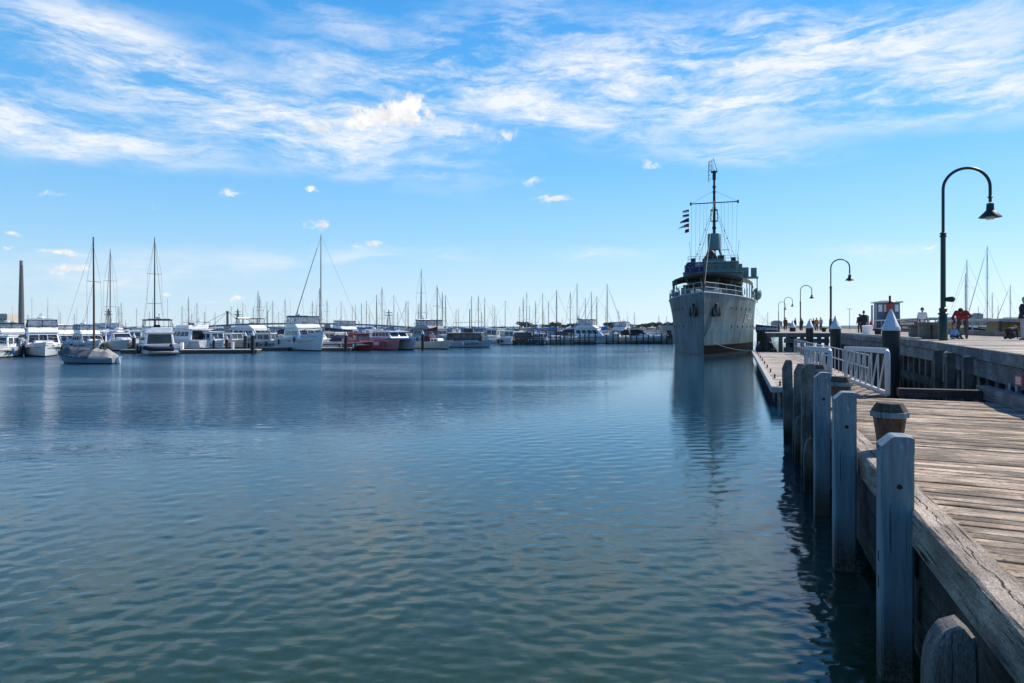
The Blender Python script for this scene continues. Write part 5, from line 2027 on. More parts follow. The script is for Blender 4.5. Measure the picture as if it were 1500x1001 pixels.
# --- the covered launch lying off by itself, with its tall bare mast
cl = thing('covered_boat', 'open boat under a creased grey cover with tall varnished mast, moored alone', 'sailing boat', wat(127.5, 55.2), pi - .12)
hf, sh = boat_hull(cl, 5.2, 1.9, .46, .80, .75, hm('launchgrey', (.20, .26, .32), (.05, .018, .015), .08), .62, .3, fine=1.7)
mb = MB()
rings = []
for i, x in enumerate(np.linspace(-2.35, 2.5, 30)):
    t = (x + 2.6) / 5.2
    b, z = hf(t) + .04, sh(t) + .05
    rdg = .62 + .055 * sin(i * .9) + .03 * sin(i * 2.3)
    if x > 1.7:
        rdg *= (2.75 - x)
    if x < -1.9:
        rdg *= max(.15, (x + 2.55) / .65)
    w = .035 * sin(i * 1.9)
    rings.append([(x, -b, z - .16), (x, -b * .97, z + .04), (x, -b * .5, z + rdg * .72 + w * .5), (x, 0, z + rdg), (x, b * .5, z + rdg * .72 - w * .5), (x, b * .97, z + .04), (x, b, z - .16)])
mb.loft(rings[9:])
mb.build('cover', M['canvas'], cl, smooth=True, auto=25)
mb = MB()
mb.loft(rings[:10])
mb.build('cover', M['canvas2'], cl, smooth=True, auto=20)
mb = MB().path([(-.62, 0, .2), (-.6, 0, 5), (-.58 + .03, 0, 10.2)], [.085, .075, .05], 8)
mb.build('mast', M['woodmast'], cl, smooth=True)
mb = MB()
mb.path([(-.6, -.78, 6.6), (-.6, .78, 6.6)], .025, 5)
mb.build('spreader', M['alu'], cl)
mb = MB()
for q in (-1, 1):
    mb.path([(-.55, 0, 9.6), (-.6, q * .76, 6.6), (-.7, q * .9, .7)], .010, 4)
    mb.path([(-.55, 0, 6.5), (.2, q * .9, .7)], .010, 4)
mb.path([(-.56, 0, 9.9), (2.6, 0, .85)], .010, 4)
mb.build('rigging', M['wire'], cl)
mb = MB()
mb.loft([[(-2.62, -.03, .45), (-2.85, -.03, .45), (-2.85, .03, .45), (-2.62, .03, .45)], [(-2.55, -.03, -.3), (-2.95, -.03, -.3), (-2.95, .03, -.3), (-2.55, .03, -.3)]])
mb.build('rudder', M['white'], cl)
mb = MB().path([(-2.7, 0, .5), (-2.7, 0, -.4)], .03, 6)
mb.build('outboard_bracket', M['darkmast'], cl)

hd = lambda px, Y, turn=0: atan2(-Y, -(px - 750) * Y / 1000) + turn        # bow towards the viewer, then turned
aw = lambda px, Y, turn=0: hd(px, Y) + pi + turn                           # stern towards the viewer

flybridge('white canopied flybridge cruiser seen bow-on next to the brick chimney', 62, 69.5, hd(62, 69.5, .05), 9.5, 3.5, 1.05, 1.4, WH(), M['white'], big=1.0)
o = flybridge('white flybridge cruiser seen stern-on with a dark dinghy on its transom', 229, 74.5, aw(229, 74.5, .12), 9.5, 3.6, 1.0, 1.35, WB(), M['navy'], big=1.02, clear=False)
dinghy('dark navy inflatable dinghy hung across the stern of the white flybridge cruiser', wat(233, 69.6, .42), aw(233, 70) + pi / 2, 2.7)
flybridge('large white flybridge cruiser with tall flared bow turned towards open water', 447, 86, hd(447, 86, .34), 12.5, 4.3, 1.3, 2.35, WH(), M['navy'], big=1.12)
launch('red workboat with red wheelhouse and short striped mast next to the pink catamaran', 525, 85, hd(525, 85, .55), 6.6, 2.5, RD(), M['red'], None, 1.25, None, .8, 1.15, M['red'], 1.6, 'workboat', 3)
# pink catamaran
ct_ = thing('catamaran', 'catamaran with pink painted side, dark scrawled lettering and two pale bows', 'catamaran', wat(574, 87), hd(574, 87, .62))
for y in (-1.25, 1.25):
    e = thing('hull', None, None, (0, y, 0))
    e.parent = ct_
    hf, sh = boat_hull(e, 6.8, 1.15, 1.35, 1.5, .5, hm('pink', (.46, .17, .20), (.02, .03, .05), .12) if y < 0 else hm('paleblue', (.42, .52, .56), (.02, .03, .05), .12), .9, .1, name='shell')
mb = MB().box((-.2, 0, 1.42), (5.6, 3.4, .14))
mb.build('bridge_deck', M['bluec'], ct_)
house(ct_, -2.6, 1.8, 2.9, 1.49, -2.5, 1.2, 2.6, 2.25, M['white'], [(q, a, a + .15, .3, .85) for q in 'sp' for a in (.06, .24, .42, .6, .78)] + [('f', .06, .46, .25, .85), ('f', .54, .94, .25, .85)], (.6, .1, .12))
vs, fs = text_mesh('iTZ', .8, .004)
mb = MB()
mb.add([(x * 1.15 + .8, -1.25 - .60 - z - .012, .72 + y) for x, y, z in vs], fs)
mb.build('lettering', M['black'], ct_)
mb = MB().box((-.75, -1.862, .78), (1.1, .012, .42))
mb.build('white_patch', M['white'], ct_)


def sailing(label, px, Y, mast_h, head, L=9.5, hull=None, cover=None, boomk=True, mastm=None, group=None, stay=True, mizzen=0, name='sailing_yacht', thick=1.0):
    o = thing(name, label, 'sailing boat', wat(px, Y), head, group)
    B = L * .31
    hf, sh = boat_hull(o, L, B, .85, 1.15, 1.1, hull or WH(), .62, .25)
    house(o, -L * .12, L * .2, B * .55, .88, -L * .12, L * .17, B * .48, 1.4, M['white'], [(q, a, a + .2, .3, .75) for q in 'sp' for a in (.12, .4, .68)])
    mx_ = L * .08
    mm = mastm or M['alu']
    mb = MB().path([(mx_, 0, 1.2), (mx_, 0, mast_h * .7), (mx_, 0, mast_h)], [.08 * thick, .07 * thick, .04 * thick], 7)
    m_ = mb.build('mast', mm, o, smooth=True)
    mb = MB()
    for f in (.42, .68):
        mb.path([(mx_, -.75, mast_h * f), (mx_, .75, mast_h * f)], .022, 4)
    mb.build('spreader', mm, m_)
    mb = MB().path([(mx_ - .1, 0, 2.2), (mx_ - L * .38, 0, 2.3)], .06, 6)
    bm_ = mb.build('boom', mm, o)
    if cover:
        mb = MB()
        mb.loft([[(x, w * sin(a), 2.36 + h * (1 + cos(a)) * .5) for a in np.linspace(0, 2 * pi, 9)[:-1]] for x, w, h in ((mx_ - L * .39, .06, .1), (mx_ - L * .25, .14, .28), (mx_ - L * .06, .2, .5), (mx_ - .08, .16, .62))])
        mb.build('sail_cover', cover, bm_, smooth=True)
    mb = MB()
    mb.loft([[(x, B * .3 * sin(a), .95 + h * max(0, cos(a)) ** .6) for a in np.linspace(-pi / 2, pi / 2, 9)] for x, h in ((-L * .2, .85), (-L * .12, .98), (-L * .04, .55))], False)
    mb.build('dodger', cover or M['navy'], o)
    if stay:
        mb = MB()
        r_ = .011
        for q in (-1, 1):
            mb.path([(mx_, 0, mast_h * .97), (mx_, q * .74, mast_h * .68), (mx_, q * .8, mast_h * .42), (mx_ - .1, q * B * .45, 1.1)], r_, 4)
        mb.path([(mx_, 0, mast_h * .98), (L * .47, 0, 1.15)], r_ * 1.5, 4)
        mb.path([(mx_, 0, mast_h * .99), (-L * .48, 0, .95)], r_, 4)
        mb.build('rigging', M['wire'], o)
        if random.Random(label).random() < .6:
            mb = MB().path([(L * .465, 0, 1.3), (L * .465 + (mx_ - L * .465) * .5, 0, 1.2 + (mast_h - 1.2) * .5), (L * .465 + (mx_ - L * .465) * .88, 0, 1.2 + (mast_h - 1.2) * .87)], [.06, .05, .02], 6)
            mb.build('furled_sail', cover if random.Random(label).random() < .3 and cover else M['offwhite'], o, smooth=True)
    if mizzen:
        mb = MB().path([(-L * .3, 0, 1), (-L * .3, 0, mizzen)], [.08, .04], 6)
        mb.build('mizzen_mast', mm, o, smooth=True)
    return o


sailing('cream yawl with maroon sail covers and dark mast lying before the houseboat', 636, 90, 8.3, hd(628, 90, .75), 7.0, CR(), M['maroon'], mastm=M['woodmast'])
launch('long low white houseboat with varnished brown cabin and pale blue windows', 686, 97, -.06, 7.0, 2.6, GB(), M['brown'], None, 1.15, None, .85, 1.1, M['cream'], 0, 'houseboat', 5, -.42, .3)
mb = MB().box((.1, 0, 2.35), (1.3, 1.2, .55))
hb_ = COL.objects['houseboat']
mb.build('wheelhouse', M['brown'], hb_, bevel=.03)
mb = MB()
mb.path([(.2, 0, 2.5), (.2, 0, 5.4)], .06, 6)
mb.bar((-2.2, 0, 3.5), (2.2, 0, 3.6), .05)
mb.build('mast', M['woodmast'], hb_)
launch('white cabin boat seen bow-on between the long houseboat and the timber screen', 743, 112, hd(743, 112, .2), 7, 2.4, WH(), M['white'], None, 1.35, nwin=3)
launch('small pale blue runabout at the near end of the timber screen', 793, 112, hd(793, 112, .3), 5.5, 2.1, WB(), M['white'], None, .9, nwin=2)
flybridge('white flybridge cruiser with black canopy standing behind the timber wave screen', 866, 120, -.35, 10.2, 3.8, 1.15, 1.75, WH(), M['black'], big=1.15, rear_dark=False)
flybridge('white flybridge cruiser with pale canopy between the two other boats behind the wave screen', 909, 128, hd(909, 128, -.3), 9.5, 3.5, 1.0, 1.5, WH(), M['white'], big=1.05)
sport('low white sport cruiser with dark rounded canopy beside the warship', 941, 122, -.12, 9.2, 3.0, WH(), M['black'])
flybridge('grey-topped flybridge cruiser with navy canopy behind the maroon-covered yawl', 633, 108, hd(633, 108, .6), 12, 4.2, 1.2, 1.7, WH(), M['navy'], big=1.05, cabin=M['grey'])
launch('bright blue covered boat with pale canopy behind the timber wave screen', 815, 126, hd(815, 126, .4), 7, 2.6, hm('blue', (.05, .14, .34), (.02, .02, .03)), M['bluec'], None, 1.2, roofm=M['cream'], nwin=2)
flybridge('sleek white cruiser with sloping white superstructure behind the near pontoon', 277, 92, aw(277, 92, .5), 11, 3.9, 1.1, 1.5, WH(), M['white'], cany=False, big=1.15)
launch('small pinkish white cabin boat with red lifebuoy behind the near pontoon', 313, 90, hd(313, 90, .4), 6.2, 2.4, WH(), M['white'], None, 1.35, nwin=2)
flybridge('white cruiser with black side curtains behind the pair of white-capped piles', 372, 104, hd(372, 104, .7), 11.5, 4.0, 1.15, 1.6, WH(), M['black'], big=1.15, clear=False)
launch('pale work launch with dark rails in front of the black-curtained cruiser', 338, 95, hd(338, 95, .6), 7.5, 2.6, CR(), M['offwhite'], None, 1.1, nwin=3)
launch('weathered white boat with blue mast beside the large flared cruiser', 391, 93, hd(391, 93, .9), 6.6, 2.6, hm('dull', (.42, .44, .45), (.1, .05, .03)), M['cream'], None, 1.1, mast=3.2, nwin=3)
launch('dark-canopied launch at the extreme edge of the marina beside the capped pile', 3, 66, hd(3, 66, -.3), 6.5, 2.5, WH(), M['white'], None, 1.2, nwin=2)
flybridge('white cruiser with grey canopy behind the chimney-side cruiser and mooring pile', 16, 88, hd(16, 88, .2), 10, 3.6, 1.0, 1.4, WH(), M['navy'], big=.9)
flybridge('small white flybridge boat just past the chimney-side cruiser', 92, 86, hd(92, 86, .5), 9, 3.3, .9, 1.3, WH(), M['white'], big=.85)
flybridge('small white flybridge boat with teal-edged canopy right behind the grey-covered boat', 129, 84, hd(129, 84, .3), 8, 3.0, .9, 1.3, WH(), M['skyc'], big=.85)
flybridge('white boat with wide clear canopy behind the mast of the grey-covered boat', 158, 95, hd(158, 95, -.2), 10, 4.1, 1.0, 1.4, WH(), M['white'], big=.9)
sport('white cruiser with a round grey cover on its bow beside the stern-on cruiser', 178, 84, hd(178, 84, .2), 8, 3.0, WH(), None)
launch('small white launch with white awning between the capped pile and stern-on cruiser', 197, 92, hd(197, 92, 0), 7, 2.4, WH(), M['white'], None, 1.5, nwin=3)
sport('white speedboat with upswept bow between the red workboat and pink catamaran', 552, 95, hd(552, 95, .2), 8, 3.0, hm('greyhull', (.25, .28, .28), (.03, .03, .03)), None)
flybridge('white-roofed cruiser with open sides behind the red workboat', 508, 110, hd(508, 110, .4), 10, 3.7, 1.1, 1.5, WH(), M['white'], big=1.05)
launch('boat under a bright blue canopy behind the long houseboat', 694, 118, hd(694, 118, .7), 8, 3.0, WH(), M['skyc'], None, 1.7, roofm=M['bluec'], nwin=3)
launch('white boat with cream wheelhouse roof behind the stern of the houseboat', 725, 122, hd(725, 122, -.4), 8, 2.9, WH(), M['cream'], None, 1.6, nwin=3)
launch('grey working boat with flags crowded against the large flared cruiser', 489, 92, hd(489, 92, -.5), 6.2, 2.4, hm('dull', (.42, .44, .45), (.1, .05, .03)), M['offwhite'], None, 1.2, nwin=2, mast=1.8)
launch('brown-trimmed old boat moored against the timber screen by the white launch', 768, 113, -.1, 6.5, 2.4, hm('brownhull', (.10, .065, .04), (.02, .02, .02)), M['brown'], None, 1.1, roofm=M['offwhite'], nwin=3)

# bare-masted yachts: photo x and mast-head y give where each stands
MASTS = [(41, 460), (58, 460), (88, 456), (109, 459), (161.5, 365), (174, 448), (177.5, 443), (184, 468), (200, 451), (226.5, 348), (219, 456), (138, 467),
         (266.7, 448), (276, 435), (281, 460), (288.5, 443), (299.7, 457), (315, 457), (338.5, 448), (355.7, 443), (371, 449), (378, 426), (380.5, 434),
         (391, 441), (399.6, 441), (408, 457), (417.6, 438), (457.6, 441), (464, 448), (470, 344), (468, 422), (479, 439), (499.6, 441), (516, 448), (520.6, 446), (529.6, 444),
         (536.6, 440), (541.6, 452), (551.6, 432), (559.6, 420), (562.6, 453), (574.5, 456), (577, 432), (582.5, 456), (594.5, 440), (597.8, 441), (613.5, 443), (617, 394),
         (624.4, 443), (631.5, 450), (648, 428), (652.6, 432), (668, 453), (671.6, 452), (690.6, 434), (700.8, 433), (705, 456), (710, 436), (722, 446), (724.8, 448), (727.3, 462),
         (740, 440), (760.8, 449), (766.4, 435), (771.6, 428), (775.4, 448), (784.6, 441), (795, 430), (796.7, 456), (803.5, 441), (815.3, 425), (823.6, 465), (835.4, 428),
         (845.3, 415), (857.4, 436), (866.4, 427), (874.2, 434), (887.2, 448), (889.4, 416), (905.6, 454), (929.3, 457), (964.8, 462), (976.4, 463)]
ZONES = [(0, 115, 'behind the boats by the brick chimney'), (115, 210, 'behind the grey-covered boat'), (210, 262, 'behind the stern-on cruiser with the dinghy'),
         (262, 320, 'between the stern-on cruiser and the bridge tower'), (320, 385, 'in front of the bridge tower'), (385, 425, 'just before the large flared cruiser'),
         (425, 490, 'behind the large flared cruiser'), (490, 545, 'behind the red workboat'), (545, 603, 'behind the pink catamaran'), (603, 657, 'behind the maroon-covered yawl'),
         (657, 735, 'behind the long houseboat'), (735, 800, 'behind the near end of the timber screen'), (800, 850, 'behind the bright blue covered boat'),
         (850, 900, 'behind the black-canopied screen cruiser'), (900, 990, 'behind the low sport cruiser beside the warship')]
ORD = ['first', 'second', 'third', 'fourth', 'fifth', 'sixth', 'seventh', 'eighth', 'ninth', 'tenth', 'eleventh', 'twelfth']
rnd = random.Random(5)
PROTO = {}
for za, zb_, where in ZONES:
    zs = sorted(m for m in MASTS if za <= m[0] < zb_)
    if not zs:
        continue
    hi = min(zs, key=lambda m: m[1])
    lo = max(zs, key=lambda m: m[1])
    for i, (px, ty) in enumerate(zs):
        p = 478 - ty
        if p > 100:
            Hm = 3 + p * .001 * (78 + 14 * rnd.random())
        elif p > 40:
            Hm = rnd.uniform(max(9, 3 + .1 * p), max(11, 3 + .17 * p))
        else:
            Hm = rnd.uniform(8.5, 12.5)
        Y = (Hm - 3) * 1000 / p
        if Y > 290:
            Hm = 3 + .29 * p
            Y = 290
        key = round(min(max(Hm, 7.5), 17))
        var = rnd.choice((0, 1))
        cands = [k for k in PROTO if k[0] == key and k[1] == var]
        if (px, ty) == hi and len(zs) > 1:
            lb = 'sailing yacht with the tallest bare mast %s' % where
        elif len(zs) == 1:
            lb = 'sailing yacht with a thin bare mast %s' % where
        else:
            lb = 'bare-masted yacht, %s of %d masts %s' % (ORD[i], len(zs), where)
        grp = 'bare-masted yachts in the marina'
        head = rnd.choice((hd(px, Y), aw(px, Y), .1, pi)) + rnd.uniform(-.3, .3)
        if cands:
            o = copy_tree(PROTO[cands[0]])
            o['label'] = lb
            o.location = wat(px, Y)
            o.rotation_euler[2] = head
        else:
            o = sailing(lb, px, Y, float(key), head, 6 + key * .3, rnd.choice((WH, WB, WH, NV, CR))(), rnd.choice((M['navy'], M['bluec'], M['canvas2'], M['skyc'])), mastm=(M['alu'], M['darkmast'])[var], group=grp)
            PROTO[(key, var)] = o
        k = Hm / key
        if p > 100:
            k *= 1.0
        o.scale = (k, k, k)
        # keep the mast itself, not the hull centre, on its bearing
        off = Vector((cos(head), sin(head), 0)) * ((6 + key * .3) * .08 * k)
        o.location = o.location - off
# smaller power boats filling the berths behind
FILL = [(28, 105), (75, 112), (107, 104), (147, 118), (192, 125), (252, 118), (263, 108), (296, 116), (326, 124), (351, 128), (384, 122), (404, 110), (418, 128), (471, 110), (482, 122),
        (497, 126), (530, 122), (548, 130), (566, 124), (588, 126), (604, 132), (657, 128), (668, 134), (705, 136), (737, 138), (757, 130), (778, 134), (786, 126), (802, 140), (829, 138), (842, 146), (890, 142), (925, 148), (958, 140), (974, 146)]
proto = []
for i, (px, Y) in enumerate(FILL):
    zone = [z for z in ZONES if z[0] <= px < z[1]][0]
    mates = [f for f in FILL if zone[0] <= f[0] < zone[1]]
    lb = 'background motor boat, %s of %d %s' % (ORD[mates.index((px, Y))], len(mates), zone[2]) if len(mates) > 1 else 'partly hidden background motor boat %s' % zone[2]
    head = rnd.choice((hd(px, Y), aw(px, Y))) + rnd.uniform(-.5, .5)
    grp = 'partly hidden motor boats in the far berths'
    if i < 6:
        o = (lambda: flybridge(lb, px, Y, head, 9, 3.3, 1, 1.4, WB(), M['navy'], big=.9, group=grp, cabin=M['grey']),
             lambda: launch(lb, px, Y, head, 7.5, 2.7, NV(), M['offwhite'], None, 1.4, grp, roofm=M['navy']),
             lambda: sport(lb, px, Y, head, 8.5, 3, WH(), M['navy'], grp),
             lambda: flybridge(lb, px, Y, head, 10, 3.6, 1.1, 1.5, hm('dull', (.42, .44, .45), (.1, .05, .03)), M['bluec'], big=1.0, group=grp, clear=False, cabin=M['offwhite']),
             lambda: launch(lb, px, Y, head, 8, 2.8, hm('brownhull', (.10, .065, .04), (.02, .02, .02)), M['brown'], None, 1.3, grp, roofm=M['offwhite']),
             lambda: sport(lb, px, Y, head, 9, 3.2, WH(), M['canvas2'], grp))[i]()
        proto.append(o)
    else:
        o = copy_tree(rnd.choice(proto))
        o['label'] = lb
        o.location = wat(px, Y)
        o.rotation_euler[2] = head
    o.scale = (.8, .8, .74)

# yachts beyond the pier on the landward side
for (px, ty, Hm, lb) in ((1424, 380, 14, 'yacht with tall bare mast rising behind the person in red'), (1421, 400, 13, 'yacht with slimmer mast close beside the mast behind the person in red'),
                         (1454, 360, 16, 'yacht with the tallest bare mast beyond the ochre cabin'), (1459, 428, 11, 'yacht with short bare mast beside the tallest one beyond the ochre cabin'),
                         (1486, 417, 12, 'yacht with bare mast next to the person at the edge of the view'), (1466, 447, 10, 'yacht with the shortest mast beyond the ochre cabin'),
                         (1437, 448, 10, 'yacht with short mast between the two tall masts beyond the pier'), (1127, 457, 11, 'yacht whose mast rises above the navy ship banner')):
    Y = (Hm - 3) * 1000 / (478 - ty)
    Y = min(max(Y, 88), 260)
    Hm = 3 + (478 - ty) * Y / 1000
    o = sailing(lb, px, Y, Hm, 2.2, 9.5, WH(), M['navy'], group='yachts beyond the pier', mastm=M['darkmast'], thick=.9)

# --- pontoons and their piles
def pontoon(label, pxa, Ya, pxb, Yb, wd=1.6, zt=.42):
    a, b = wat(pxa, Ya), wat(pxb, Yb)
    dv = b - a
    o = thing('pontoon', label, 'pontoon', a, atan2(dv.y, dv.x))
    L = dv.length
    mb = MB().bx(0, L, -wd / 2, wd / 2, zt - .1, zt)
    mb.build('deck', M['concrete'], o, bevel=.02)
    mb = MB().bx(.05, L - .05, -wd / 2 + .05, wd / 2 - .05, -.4, zt - .104)
    mb.build('float', M['pontoonside'], o)


pontoon('long low pontoon with pale deck running from the stern-on cruiser to the two capped piles', 256, 75.5, 380, 76.5, 2.2)
pontoon('low pontoon between the capped piles and the large flared cruiser', 378, 84, 425, 84)
pontoon('low pontoon between the large flared cruiser and the red workboat', 468, 83, 516, 83)
pontoon('short pontoon finger beside the stern-on cruiser', 181, 76, 207, 76)
pontoon('short pontoon finger near the chimney-side cruiser', 11, 69.5, 31, 70)
g = 'black mooring piles with white caps in the marina'
for (px, Y, zt, r, lb) in ((359, 78, 1.9, .19, 'black pile with white cap at the pontoon end, one of a pair, set slightly back'),
                           (370, 74.5, 2.0, .2, 'black pile with white cap at the pontoon end, front one of the pair'),
                           (332, 82, 1.4, .17, 'dark pile rising from the long pontoon before the work launch'),
                           (313, 82, 1.3, .15, 'dark pile on the long pontoon beside the pinkish white boat'),
                           (506.5, 81, 1.9, .19, 'black pile with white cap before the red workboat'),
                           (619, 86, 2.0, .19, 'black pile with white cap before the maroon-covered yawl'),
                           (19.5, 71, 1.6, .2, 'black pile with white cap before the chimney-side cruiser'),
                           (196, 77, 1.7, .2, 'black pile with white cap beside the stern-on cruiser'),
                           (109.5, 88, 1.5, .2, 'dark pile behind the grey-covered boat'),
                           (153, 90, 1.7, .2, 'dark pile right of the grey-covered boat mast')):
    o = thing('mooring_pile', lb, 'pile', wat(px, Y), 0, g)
    mb = MB().lathe([(r, -1.5), (r, zt)], 12)
    mb.build('shaft', M['rubber'], o, smooth=True)
    mb = MB().lathe([(r + .02, zt - .02), (r + .02, zt + .1), (.02, zt + .48)], 12)
    mb.build('cap', M['pilecap'], o, smooth=True, auto=50)
mb = MB()
mb.lathe([(.16, .42), (.16, 1.15), (.14, 1.2)], 10)
o = mb.build('service_pedestal', M['white'], loc=wat(341, 77))
tag(o, 'white service pedestal on the long pontoon', 'pedestal')
mb = MB().box((0, 0, .8), (.32, .3, .75))
o = mb.build('service_pedestal', M['white'], loc=wat(266.5, 76.5))
tag(o, 'white service pedestal at the cruiser end of the long pontoon', 'pedestal')

# --- timber wave screens in front of the screen boats
def screen(label, pxa, pxb, Y, h, n):
    a, b = wat(pxa, Y), wat(pxb, Y)
    o = thing('wave_screen', label, 'wave screen', a)
    L = b.x - a.x
    mb = MB()
    for (z0, z1) in ((-.3, .22), (.30, .5), (.58, .72), (h - .1, h)):
        mb.bx(0, L, 0, .12, z0, z1)
    mb.build('panel', M['screenw'], o)
    for i in range(n + 1):
        mb = MB()
        x = L * i / n + (rnd.uniform(-.25, .25) if 0 < i < n else 0)
        hh = h + rnd.uniform(.5, 1.3)
        mb.bx(x - .1, x + .1, -.24, -.02, -1, hh)
        mb.build('post', M['pilew'], o)


screen('dark timber wave screen with upright posts before the brown-trimmed boat', 752, 800, 110, 1.1, 8)
screen('dark timber wave screen with upright posts before the black-canopied cruiser', 806, 872, 111.5, 1.15, 9)
screen('dark timber wave screen with upright posts before the sport cruiser', 888, 984, 114, .95, 11)

# --- ferry and tug berthed on the far side of the pier
fy = thing('ferry', 'small ferry with grey wheelhouse, cream roof and red funnel moored beyond the pier', 'ferry', P(18.4, 99.8, 0), -TH)
fy.scale = (1, 1, 1.12)
mb = MB()
mb.loft([[(-1.9, y, -.5), (1.9, y, -.5), (2.4, y, 2.3), (-2.4, y, 2.3)] for y in (-26, 10)] + [[(-1.0, 15, -.5), (1.0, 15, -.5), (1.6, 15, 2.5), (-1.6, 15, 2.5)], [(-.05, 19, -.4), (.05, 19, -.4), (.1, 19.5, 2.9), (-.1, 19.5, 2.9)]])
mb.build('hull', hm('ferryhull', (.05, .09, .13), (.05, .02, .02)), fy)
mb = MB()
c = mb.trap(-1.45, 1.45, 1.3, 2.3, -1.4, 1.4, 1.25, 5.55)
mb.v = [(x, y + 7, z) for x, y, z in mb.v]
mb.build('wheelhouse', paint('wheelhouse grey blue', (.11, .16, .20), .5, .1), fy, bevel=.04)
c = [p + Vector((0, 7, 0)) for p in c]
for fc in ((c[0], c[1], c[5], c[4]), (c[2], c[3], c[7], c[6])):
    for a in (.07, .31, .55, .78):
        m2 = MB().patch(fc, a, a + .16, .66, .93)
        m2.build('window', M['white'] if a in (.07, .31, .78) else M['bglass'], fy)  # white panes have the bright sky seen through them put into the colour
mb = MB()
mb.box((0, 7, 5.63), (3.5, 3.3, .16))
mb.ball((0, 7, 5.7), (1.2, 1.1, .22), 12, 6)
mb.build('roof', M['cream'], fy, bevel=.03)
mb = MB().lathe([(.42, 3.0), (.42, 5.4), (.46, 5.42)], 16, (.1, 5.3, 0))
mb.build('funnel', M['red'], fy, smooth=True)
mb = MB().path([(.1, 5.3, 5.4), (.1, 5.3, 6.4)], .14, 8)
mb.build('exhaust', M['black'], fy)
mb = MB()
mb.bx(-1.9, 1.9, -25, 4.6, 3.3, 3.42)
mb.build('awning', M['offwhite'], fy)
for y in (-24.5, -20, -15.5, -11, -7.5, -4, 0, 4):
    mb = MB()
    for x in (-1.8, 1.8):
        mb.bx(x - .05, x + .05, y - .05, y + .05, 2.3, 3.3)
    mb.build('awning_post', M['offwhite'], fy)
bn = MB().bx(-2.53, -2.47, -23, -14.5, 2.3, 3.15)
bn.build('banner', paint('dark red banner', (.16, .012, .018), .7, .1), fy)
mb = MB()
for z, ln in ((2.92, 6.6), (2.55, 4.6)):
    for q in range(9):
        mb.box((-2.545, -18.7 + ln * ((q + .5) / 9 - .5), z), (.02, ln / 9 * .6, .2))
mb.build('print', M['signwhite'], fy)
tg_ = thing('tug', 'ochre-cabined vessel with long grey awning roof moored along the far side of the pier', 'vessel', P(16.2, 53, 0), -TH)
mb = MB()
mb.loft([[(-1.6, y, -.5), (1.6, y, -.5), (2.0, y, 2.1), (-2.0, y, 2.1)] for y in (-6.5, 9)] + [[(-.05, 13, -.4), (.05, 13, -.4), (.1, 13.4, 2.6), (-.1, 13.4, 2.6)]])
mb.build('hull', hm('tughull', (.42, .44, .45), (.05, .02, .02)), tg_)
mb = MB()
mb.hexa([(-1.5, -3.0, 2.1), (1.5, -3.0, 2.1), (1.5, -.2, 2.1), (-1.5, -.2, 2.1), (-1.3, -2.6, 3.25), (1.3, -2.6, 3.25), (1.3, -.6, 3.25), (-1.3, -.6, 3.25)])
mb.build('cabin', M['ochre'], tg_, bevel=.04)
mb = MB().bx(-1.9, 1.9, -4.8, 9.5, 3.3, 3.46)
mb.build('awning', M['grey'], tg_, bevel=.03)
for y in (-4.5, 2.0, 5.5, 9.2):
    mb = MB()
    for x in (-1.75, 1.75):
        mb.bx(x - .06, x + .06, y - .06, y + .06, 2.1, 3.3)
    mb.build('awning_post', M['darkmast'], tg_)
mb = MB().bx(-1.7, -1.55, 3.2, 8.5, 2.15, 2.9)
mb.build('side_screen', M['ochre'], tg_)
mb = MB().bx(-1.75, -1.6, 4.4, 7.6, 2.92, 3.2)
mb.build('side_stripe', M['orange'], tg_)

# ------------------------------------------------------------------ far things
ch_ = thing('chimney', 'tall tapering brick chimney with pale bands at its top, far behind the marina', 'chimney', wat(31.2, 1500))
mb = MB().lathe([(6.1, 0), (5.2, 50), (3.45, 132), (3.3, 137)], 28)
mb.build('shaft', M['brick'], ch_, smooth=True)
mb = MB()
for z in (137.1, 140.6, 144.2):
    mb.lathe([(3.42, z), (3.46, z + 1.7)], 28)
mb.lathe([(3.22, 138), (3.17, 147), (2.9, 147.2)], 28)
mb.build('band', M['brickband'], ch_, smooth=True)
tb = thing('far_building', 'tan flat-topped building behind the marina at the chimney side', 'building', wat(4, 900))
mb = MB().bx(-14, 6, 0, 20, 0, 18)
mb.bx(-13, 5, .5, 19, 18, 19.5)
mb.build('wall', M['tan'], tb)
for i in range(4):
    for j in range(2):
        mb = MB().bx(-12 + i * 4.4, -10 + i * 4.4, -.15, .1, 6 + j * 5, 8.5 + j * 5)
        mb.build('window', M['bglass'], tb)

br = thing('bridge', 'long far road bridge with one slender cable-stay tower on grey piers', 'bridge', wat(331, 1300))
K = 1.3
bx_ = lambda px: (px - 331) * K
bz = lambda py: 3 + (478 - py) * K
mb = MB()
prof = [(150, 484.5), (200, 483), (255, 480.5), (292, 477.8), (332, 475.4), (356, 474.2), (400, 473.4), (450, 473.2), (505, 473.8), (560, 476), (620, 480), (690, 486)]
mb.loft([[(bx_(x), 0, bz(y) - 3.0), (bx_(x), 14, bz(y) - 3.0), (bx_(x), 14, bz(y)), (bx_(x), 0, bz(y))] for x, y in prof])
mb.build('deck', M['bridge'], br)
for (px, py, wd) in ((331, 475.4, 8), (478, 473.6, 7), (292, 477.8, 4), (262, 480, 4), (226, 482, 4), (560, 476, 4), (600, 478.6, 4)):
    mb = MB()
    mb.loft([[(bx_(px) - w, 3, z), (bx_(px) + w, 3, z), (bx_(px) + w, 11, z), (bx_(px) - w, 11, z)] for w, z in ((wd * .85, -2), (wd * .62, bz(py) - 3))])
    mb.build('pier', M['bridgec'], br)
mb = MB()
mb.loft([[(-w, 5, z), (w, 5, z), (w, 9, z), (-w, 9, z)] for w, z in ((1.7, bz(475.5)), (1.4, bz(456)))])
